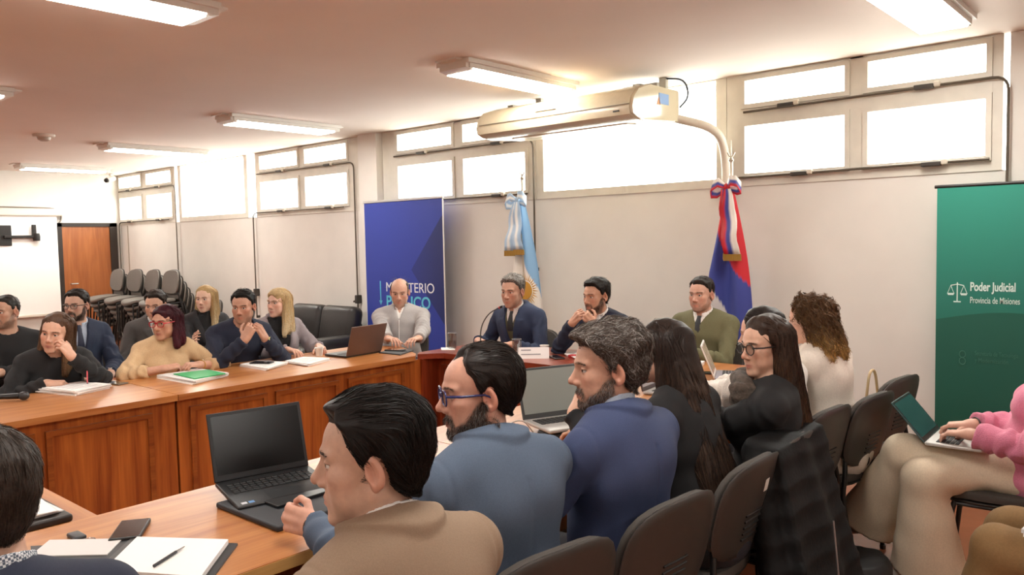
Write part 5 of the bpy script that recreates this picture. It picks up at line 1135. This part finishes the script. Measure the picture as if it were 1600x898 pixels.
P('man in a navy sweater resting his chin on clasped hands', (-5.30, 3.06, 1.145), 20, 262, pitch=8, hs=.97, lean=20, hp=dict(skin='b07d63', stubble=.15, cheek=1.02), hair=dict(line='short', dz=.004, lump=.004, lumpf=110, jit=.4, top=.016, side=.008, front=.004, col='15120f', n=1200, lift=.009), wear=[SW(navyk, wr=.004)], bulk=1.05,
  arms=dict(r=dict(w=(-5.10, 2.94, .935), f=(.10, .50, .80), n=(.8, -.5, .0), pose='clasp', pole=(.15, -.7, -1)), l=dict(w=(-5.09, 3.10, .930), f=(.10, -.50, .80), n=(.8, .5, .0), pose='clasp', pole=(.15, .7, -1))), watch=[dict(side='l', col='c9b27a', fcol='d8c890')])
P('woman with blonde hair and fringe in a grey blazer over black', (-5.60, 3.54, 1.125), 42, 258, pitch=0, sex='f', hs=.93, lean=6, hp=dict(skin='d3a48d', jaw=.9, nose=.9, lip='b5645e'), brows='7a5a3a',
  hair=dict(line='bangs', dz=.008, top=.018, vol=LONG(-.26, .085, .035), long=True, part=.0, n=1300, ns=9, seg=.028, col='c6aa7c', tip='eee0bd', width=.004), wear=[JK(gblz, v=(.05, .09)), SW(black, sleeve=0, collar=(.09, .08, .006, .006), turtle=True, off=.008)],
  arms=dict(r=dict(w=(-5.28, 3.40, .80), f=(.9, .2, -.05)), l=dict(w=(-5.25, 3.66, .80), f=(.9, -.3, -.05))))
# ------------------------------------------------------------------ corner and head table
P('balding man in a light grey zip jacket before the blue banner', (-5.37, 4.61, 1.15), 6, 222, pitch=12, hs=1.0, lean=-3, hp=dict(skin='c2927a', stubble=.15, open=.55, cheek=1.05, jaw=1.04), hair=dict(line='bald', upper=[(0, .0), (44, .06), (60, .092), (90, .098), (140, .105), (180, .105)], top=.006, side=.006, fade=.008, col='3f3630', grey=.3, n=500, ns=2, seg=.006, lift=.003, width=.002), brows='4a3c34',
  wear=[SW(zipg, off=.018, arm=.018, v=(.40, .040), collar=(.095, .070, .014, .007), wr=.005), SH(white, collar=(.085, .05, .006, .0045))], bulk=1.0, belly=1.1, shoulder=1.05, tie=dict(mat=mat('zip_white', 'd8d6d4', .5), on='sweater', top=.40, end=.02, w=.22, name='zip'), arms=dict(r=dict(w=(-5.05, 4.20, .80), f=(.7, -.1, 0), n=up), l=dict(w=(-4.86, 4.36, .80), f=(.2, -.8, 0), n=up)))
P('grey-haired man in a navy blazer speaking into the microphone', (-4.18, 4.76, 1.18), 32, 186, pitch=6, hs=1.04, lean=14, hp=dict(skin='b98970', stubble=.12, jaw=1.02), hair=dict(line='short', dz=.004, lump=.004, lumpf=110, jit=.4, top=.020, side=.008, front=.006, col='59524b', grey=.5, n=1200, lift=.009), brows='3a322c',
  wear=[JK(blazer10), dict(kind='vest', mat=olived, off=.010, sleeve=0, hem=.02, v=(.36, .05), wr=.001), SH()], tie=dict(mat=tieblk, end=.36), bulk=1.08, arms=dict(r=dict(w=(-4.42, 4.60, .80), f=(.75, -.35, 0), pose='relax'), l=dict(w=(-4.02, 4.56, .80), f=(-.75, -.35, 0), pose='relax')))
P('dark-haired bearded man in navy with hands clasped at his mouth', (-3.40, 4.80, 1.165), 46, 182, pitch=5, hs=1.02, lean=14, hp=dict(skin='b78468', stubble=.6, beardcol='2a211b', nose=1.05), hair=dict(line='short', dz=.004, lump=.004, lumpf=110, jit=.4, top=.020, side=.010, front=.008, col='1d1714', n=1200, lift=.009), wear=[SW(navyk, v=(.40, .045), collar=(.06, .03, .012, .005), wr=.004), SH()],
  beard=dict(n=1300, len=.010, lift=.004, col='2a211b'), arms=dict(r=dict(w=(-3.48, 4.60, .985), f=(.72, -.10, .62), n=(-.2, -.9, .2), pose='clasp', pole=(-.7, -.1, -1)), l=dict(w=(-3.27, 4.60, .985), f=(-.72, -.10, .62), n=(.2, -.9, .2), pose='clasp', pole=(.7, -.1, -1))))
P('short-haired man in an olive sweater, white collar and dark tie', (-2.75, 5.18, 1.17), 30, 184, pitch=3, hs=1.0, lean=5, hp=dict(skin='c0907a', stubble=.3, jaw=1.06), hair=dict(line='short', dz=.004, lump=.004, lumpf=110, jit=.4, top=.015, side=.004, front=.004, col='2a211b', n=1100, lift=.006), wear=[SW(olive, v=(.42, .046), collar=(.05, .0, .016, .005), wr=.004), SH()], tie=dict(mat=tieblk, end=.38), bulk=1.14,
  beard=dict(n=500, len=.005, lift=.0015, width=.0016), arms=dict(r=dict(w=(-2.94, 4.86, .80), f=(.8, -.25, 0), n=(.1, -.3, 1), pose='relax'), l=dict(w=(-2.64, 4.86, .80), f=(-.8, -.2, 0), n=(-.1, -.3, 1), pose='relax')), watch=[dict(side='l', col='7c2c34')])
# ------------------------------------------------------------------ near side of the square, seen from behind
P('man with slick black hair in a tan jacket, in profile', (-1.20, .95, 1.175), 97, 88, gaze=16, pitch=2, hs=1.02, lean=9, res=.6, hp=dict(skin='bf957d', jaw=1.0, nose=.98, chin=.002), hair=dict(line='short', dz=.004, top=.021, side=.010, front=.006, col='171210', var=.6, n=6000, ns=6, seg=.013, width=.0017, lift=.006, comb=(.25, -1, -.1), jit=.14, lump=.0025, lumpf=70), brow_n=160,
  wear=[JK(tan, off=.02, collar=(.092, .03, .016, .006)), SH(collar=(.096, .05, .007, .0045))], bulk=1.06, arms=dict(r=dict(w=(-1.50, 1.10, .67), f=(-1, -.1, -.1)), l=dict(w=(-1.50, .78, .67), f=(-1, .2, -.1))))
P('bearded man with blue glasses in a blue-grey blazer', (-1.482, 1.54, 1.180), 78, 82, gaze=8, pitch=3, hs=1.02, lean=8, res=.6, hp=dict(skin='c48f78', stubble=.72, beardcol='352b25', beardtop=.0, cheek=1.08, jaw=1.08, nose=1.0), brow_n=120, brows='54453a',
  hair=dict(line='recede', dz=.002, top=.014, side=.013, back=.006, fade=.04, col='221a16', var=.6, n=5200, ns=6, seg=.014, width=.0017, lift=.004, comb=(.1, -1, -.15), jit=.12), beard=dict(n=6500, len=.017, lift=.007, width=.0011, col='3a2f29', grey=.25), glasses=dict(col='232c62', r=.0024, size=(.025, .0195), label='eyeglasses with blue frames'),
  wear=[JK(bluegrey, collar=(.088, .03, .017, .006)), SW(black, sleeve=0, off=.007, collar=(.088, .06, .008, .005), hem=.1)], bulk=1.12, arms=dict(l=dict(w=(-1.86, 1.27, .815), f=(-.80, -.35, .15), n=(.1, -.92, .25), pose='fist', pole=(.2, -.7, -.7)), r=dict(w=(-1.84, 1.72, .80), f=(-1, 0, 0))), watch=[dict(side='l', col='1a1a1c')])
P('man with wavy greying hair and beard in a bright blue suit', (-1.394, 2.02, 1.188), 76, 86, gaze=8, pitch=2, hs=1.05, lean=3, res=.62, hp=dict(skin='c49379', stubble=.6, beardcol='4a4038', beardtop=-.006, jaw=1.05), brows='3a302a', brow_n=120,
  hair=dict(line='short', top=.030, side=.014, front=.010, back=.010, col='4a3f38', grey=.22, var=.4, n=4600, ns=6, seg=.011, width=.0019, lift=.008, curl=.5, jit=.45, lump=.007, lumpf=75, seed=11), beard=dict(n=4200, len=.011, lift=.005, width=.0012, col='3d342e', grey=.4),
  wear=[JK(royal, collar=(.085, .03, .017, .006)), SH(lblue)], bulk=1.1, arms=dict(l=dict(w=(-1.72, 1.86, .79), f=(-.9, .3, 0)), r=dict(w=(-1.74, 2.12, .80), f=(-.9, -.1, 0))))
P('woman with long dark hair mostly hidden behind the blue suit', (-1.50, 2.53, 1.17), 112, 90, pitch=4, sex='f', hs=.95, lean=14, hp=dict(skin='c99b82', jaw=.88), hair=dict(line='long', top=.014, vol=[((.05, -.05, .06), (.09, -.19, -.52), .05, .05), ((-.05, -.05, .06), (-.09, -.19, -.52), .05, .05), ((0, -.07, .06), (0, -.20, -.54), .055, .05), ((.064, -.02, .06), (.085, -.03, -.30), .026, .03), ((-.064, -.02, .06), (-.085, -.03, -.30), .026, .03)], long=True, part=.0, n=2400, ns=13, seg=.046, col='2a1f1a', tip='4a382c', width=.003), wear=[SW(black, wr=.004)],
  arms=dict(l=dict(w=(-1.78, 2.36, .95), f=(.25, .2, .9), n=(-.5, -.8, 0), pose='relax', pole=(-.4, -.2, -1)), r=dict(w=(-1.9, 2.62, .80), f=(-1, 0, 0))))
P('woman with long brown hair, round glasses and a black sweater', (-1.31, 2.98, 1.155), 52, 94, pitch=4, sex='f', hs=.95, lean=-4, res=.72, twist=14, hp=dict(skin='c99a80', jaw=.88, nose=.95, w=.96, lip='a86058', lash=.9), brows='3d2b20', brow_n=110,
  hair=dict(line='long', top=.016, vol=LONG(-.40, .088, -.01, .036)+[((.03, -.07, .05), (.04, -.14, -.42), .05, .045), ((-.03, -.07, .05), (-.04, -.14, -.42), .05, .045)], long=True, part=.005, n=3600, ns=12, seg=.031, col='3a2a21', tip='7a5a40', width=.0024, var=.35), glasses=dict(col='1c1718', r=.0022, size=(.024, .022), pow=1.0, label='round dark eyeglasses'), wear=[SW(black, wr=.004)],
  arms=dict(l=dict(w=(-1.72, 2.80, .80), f=(-.9, .2, 0)), r=dict(w=(-1.74, 3.16, .80), f=(-.9, -.1, 0))))
P('dark-haired woman in white hidden behind the woman with round glasses', (-1.55, 3.49, 1.135), 104, 86, pitch=8, sex='f', hs=.95, lean=12, hp=dict(skin='c99b82', jaw=.88), hair=dict(line='long', dz=.0, top=.018, vol=LONG(-.15), long=True, n=900, ns=7, seg=.025, col='221a17'), wear=[SW(fuzzy, arm=.022, cuff=.008, wr=.006, sleeve=.86)],
  arms=dict(l=dict(w=(-1.95, 3.60, .805), f=(-.85, .35, -.05), pose='type'), r=dict(w=(-1.97, 3.80, .805), f=(-.95, .05, -.05), pose='type')), watch=[dict(side='l', col='222226'), dict(side='r', col='b9b4aa', face=False, t=.006)])
P('woman with curly dark-blonde hair in a white blazer', (-1.50, 3.93, 1.16), 108, 84, pitch=6, sex='f', hs=.97, lean=12, res=.8, hp=dict(skin='d0a088', jaw=.88), brows='5a4030',
  hair=dict(line='long', top=.020, side=.016, vol=[((.055, -.05, .05), (.08, -.09, -.15), .050, .052), ((-.055, -.05, .05), (-.08, -.09, -.15), .050, .052), ((0, -.08, .06), (0, -.115, -.14), .055, .055)], long=True, n=3000, ns=9, seg=.016, col='5e4229', tip='d6a860', var=.4, width=.0045, curl=.9, jit=.4, lift=.016, lump=.010, lumpf=85), wear=[JK(whiteb, hem=-.14)],
  arms=dict(l=dict(w=(-1.97, 4.16, .805), f=(-.75, .55, -.05), pose='type'), r=dict(w=(-1.98, 4.34, .805), f=(-.9, .2, -.05), pose='type')))
P('man seen from behind with a gingham collar and navy sweater', (-1.53, .388, 1.178), 154, 90, pitch=2, hs=.94, shoulder=.92, lean=10, res=.65, hp=dict(skin='b98a70'), hair=dict(line='short', top=.016, side=.010, back=.003, col='3b312a', var=.4, n=4200, ns=4, seg=.010, width=.0017, lift=.004, jit=.16), wear=[SW(navy, collar=(.035, .02, .016, .006)), SH(gingham, collar=(.085, .06, .010, .005))],
  arms=dict(l=dict(w=(-1.95, .16, .80), f=(-1, .2, 0)), r=dict(w=(-1.98, .56, .80), f=(-1, 0, 0))))
# ------------------------------------------------------------------ right edge
P('woman in a pink sweater typing on a laptop on her lap', (-.43, 4.08, 1.12), 85, 96, pitch=14, sex='f', hs=.95, lean=-21, res=.8, hp=dict(skin='cf9f88', jaw=.88), hair=dict(line='long', top=.014, vol=LONG(-.25), long=True, n=900, ns=8, seg=.03, col='4a3226'), wear=[SW(pink, off=.022, arm=.022, wr=.005, hem=-.13, cuff=.004, sleeve=.93)], bulk=1.05, shoecol='d8d2c8',
  legs=dict(mat=cream, r=.018, flare=.085, h=.012, wr=.005, toe=[(0, 1, -.2), (0, 1, 0)]), knees_w=[(-1.04, 3.86, .60, -1.22, 4.05, .21), (-.93, 3.74, .53, -.93, 3.86, .10)],
  arms=dict(l=dict(w=(-.76, 3.80, .735), f=(-.95, .25, -.12), n=(0, 0, 1), pose='type'), r=dict(w=(-.79, 4.00, .735), f=(-.95, -.1, -.12), n=(0, 0, 1), pose='type')), watch=[dict(side='r', col='2a2326', face=False, t=.003)])
P('seated person in brown trousers holding papers at the right edge', (-.02, 3.02, 1.22), 85, 94, pitch=8, lean=2, hp=dict(skin='c0906f'), hair=dict(line='short', top=.016, col='2a211b', n=300), wear=[SW(dchar)], legs=dict(mat=browntr, r=.016, flare=.02, h=.012, wr=.005), knees_w=[(-.50, 2.94, .56, -.60, 2.94, .09), (-.50, 3.17, .56, -.62, 3.22, .09)],
  arms=dict(l=dict(w=(-.26, 2.86, .72), f=(-.9, .2, -.2), pose='hold'), r=dict(w=(-.28, 3.16, .72), f=(-.9, -.2, -.2), pose='hold')))
# ------------------------------------------------------------------ chairs under the people
CH = ['man in the black pullover', 'bearded man in the navy suit', 'young man with the red tie', 'blonde woman in black', 'woman leaning on her hand', 'woman in the beige turtleneck', 'man in the navy sweater', 'blonde woman in grey', 'balding man', 'man at the microphone', 'man with hands at his mouth', 'man in the olive sweater',
      'man in the tan jacket', 'man with blue glasses', 'man in the bright blue suit', 'hidden woman with long dark hair', 'woman with round glasses, under the puffer coat', 'hidden woman in white', 'woman in the white blazer', 'man with the gingham collar', 'woman in pink', 'person in brown trousers']
made = []
for (root, yaw_), who in zip(SEATED, CH):
    a = math.radians(yaw_); c = chair(root[0]-.075*math.sin(a), root[1]+.075*math.cos(a), yaw_, 'black chair of the '+who); made.append(c)
em_ = chair(-1.46, 4.47, 82, 'empty black chair with the beige handbag')
lab_ = obj('back_label', box(-.016, .016, -.001, .001, -.022, .022), mat('sticker_white', 'dcd8d0', .6), made[15]); lab_.location = (.06, -.2715, .745); lab_.rotation_euler = (math.radians(13), 0, math.radians(3))
# ------------------------------------------------------------------ things of the people
puff = mat('puffer_black', '0b0b0c', .7, spec=.25, noise=.15, nscale=25, bump=.3, bscale=60)
def fcoat(Pn):
    # the coat hangs over the chair back (chair faces -x): collar on top, body outside, one sleeve down each side
    q = Pn; t_ = np.clip((.88-q[:, 2])/.75, 0, 1); cx = .02+.14*t_+.010*np.sin(q[:, 1]*20+2.5*t_)*t_
    slab = np.maximum(np.maximum(np.abs(q[:, 0]-cx)-(.040+.035*t_), np.abs(q[:, 1])-(.225+.05*t_)), np.maximum(q[:, 2]-.87, .10-q[:, 2]))
    d = smin(cap(q, (-.02, -.19, .85), (-.02, .19, .85), .055, .055), slab-.02, .06)
    sl = cap(q, (.0, .25, .80), (.10, .33, .24), .055, .05); s2 = cap(q, (.0, -.25, .80), (.10, -.30, .30), .055, .05)
    d = smin(d, np.minimum(sl, s2), .03)
    return (d+.006*np.abs(np.sin(q[:, 2]*34+.5*np.sin(q[:, 1]*9)))+.010*wob(q*np.array([1, 1, .3], np.float32), 20, 3))*.8
V, Q = nets(fcoat, (-.12, -.42, .02), (.32, .44, .96), .010); o = npmesh('puffer_coat', V, Q, puff); a_ = math.radians(92); made[16].location = (-1.42, 2.90, 0); made[16].rotation_euler = (0, 0, a_); o.location = (-1.205, 2.90, 0); o.scale = (1, 1, .96); o.rotation_euler = (0, 0, a_-math.pi/2); tag(o, 'black quilted puffer coat draped over a chair back', 'coat')
zp = obj('coat_zip', tube([(.205, -.06, .60), (.245, -.07, .20)], .004, 6), mat('zip_silver', '8b8b8c', .3, .8), o)
def fbag(Pn):
    q = Pn; d = ell(q, (0, 0, .17), (.17, .22, .17)); d = smax(d, -(q[:, 2]-.004), .02); return np.maximum(d, q[:, 2]-.27+.1*q[:, 1]**2)*.9+.006*wob(q, 25, 4)
V, Q = nets(fbag, (-.24, -.28, -.02), (.24, .28, .36), .011); o = npmesh('black_bag', V, Q, mat('bag_black', '18181a', .6, noise=.1, nscale=30)); o.location = (-1.15, 3.60, .0); o.scale = (.8, .8, .62); tag(o, 'black soft bag on the floor beside the puffer coat', 'bag')
o2 = obj('bag_handle', tube(bend([(-.05, -.17, .22), (-.06, -.14, .36), (-.06, .02, .38), (-.05, .06, .24)], .08, 6), .013, 8), mat('bag_strap', '222224', .5), o, 40)
hb = thing('handbag', 'beige handbag hanging on the back of the empty chair', 'handbag', (-1.33, 4.36, .56), math.radians(82)); hb.scale = (.8, .8, .8); hm = mat('handbag_beige', 'bfa67c', .5, noise=.06, nscale=20)
obj('bag_body', prism([(-.15, 0), (.15, 0), (.12, .20), (-.12, .20)], 1, -.045, .045), hm, hb); obj('strap', tube(bend([(-.09, 0, .19), (-.04, 0, .40), (.04, 0, .40), (.09, 0, .19)], .07, 6), .009, 8), hm, hb, 40); obj('chain', [ball((-.02+.012*i, -.05, .15-.008*abs(i-3)), .008, 8, 6) for i in range(7)], mat('brass_chain', 'b09050', .3, .8), hb, 40)
def fscarf(Pn): 
    return smin(cap(Pn, (-.10, .04, 0), (.10, .02, .01), .045, .05), cap(Pn, (-.09, .05, -.02), (-.13, .02, -.12), .045, .03), .03)+.012*wob(Pn, 60, 2)
V, Q = nets(fscarf, (-.24, -.08, -.2), (.2, .14, .1), .008); sm_ = mat('fur_scarf', '4a4038', .9, noise=.6, nscale=45, bump=.9, bscale=120); o = npmesh('fur_scarf', V, Q, sm_); o.location = (-1.36, 2.97, 1.0); o.rotation_euler = (0, 0, math.radians(120)); tag(o, 'mottled brown fur scarf around the neck of the woman in round glasses', 'scarf')
laptop('silver laptop on the lap of the woman in pink', (-.93, 3.92), math.radians(92), .31, .215, 130, 'c9c7c3', '2a4a4a', .1, lid='3d5b5c', z=.665)
papers('document_stack', 'white papers held on the brown trousers at the right edge', [(-.42, 2.84), (-.42, 3.06), (-.20, 3.06), (-.20, 2.84)], 4, .012, z=.655)
t = thing('document_stack', 'papers on the lap of the blonde woman in black', 'papers', (-6.15, 3.40, .64), math.radians(10)); obj('sheet', box(-.10, .10, -.14, .14, 0, .012), paper2, t)
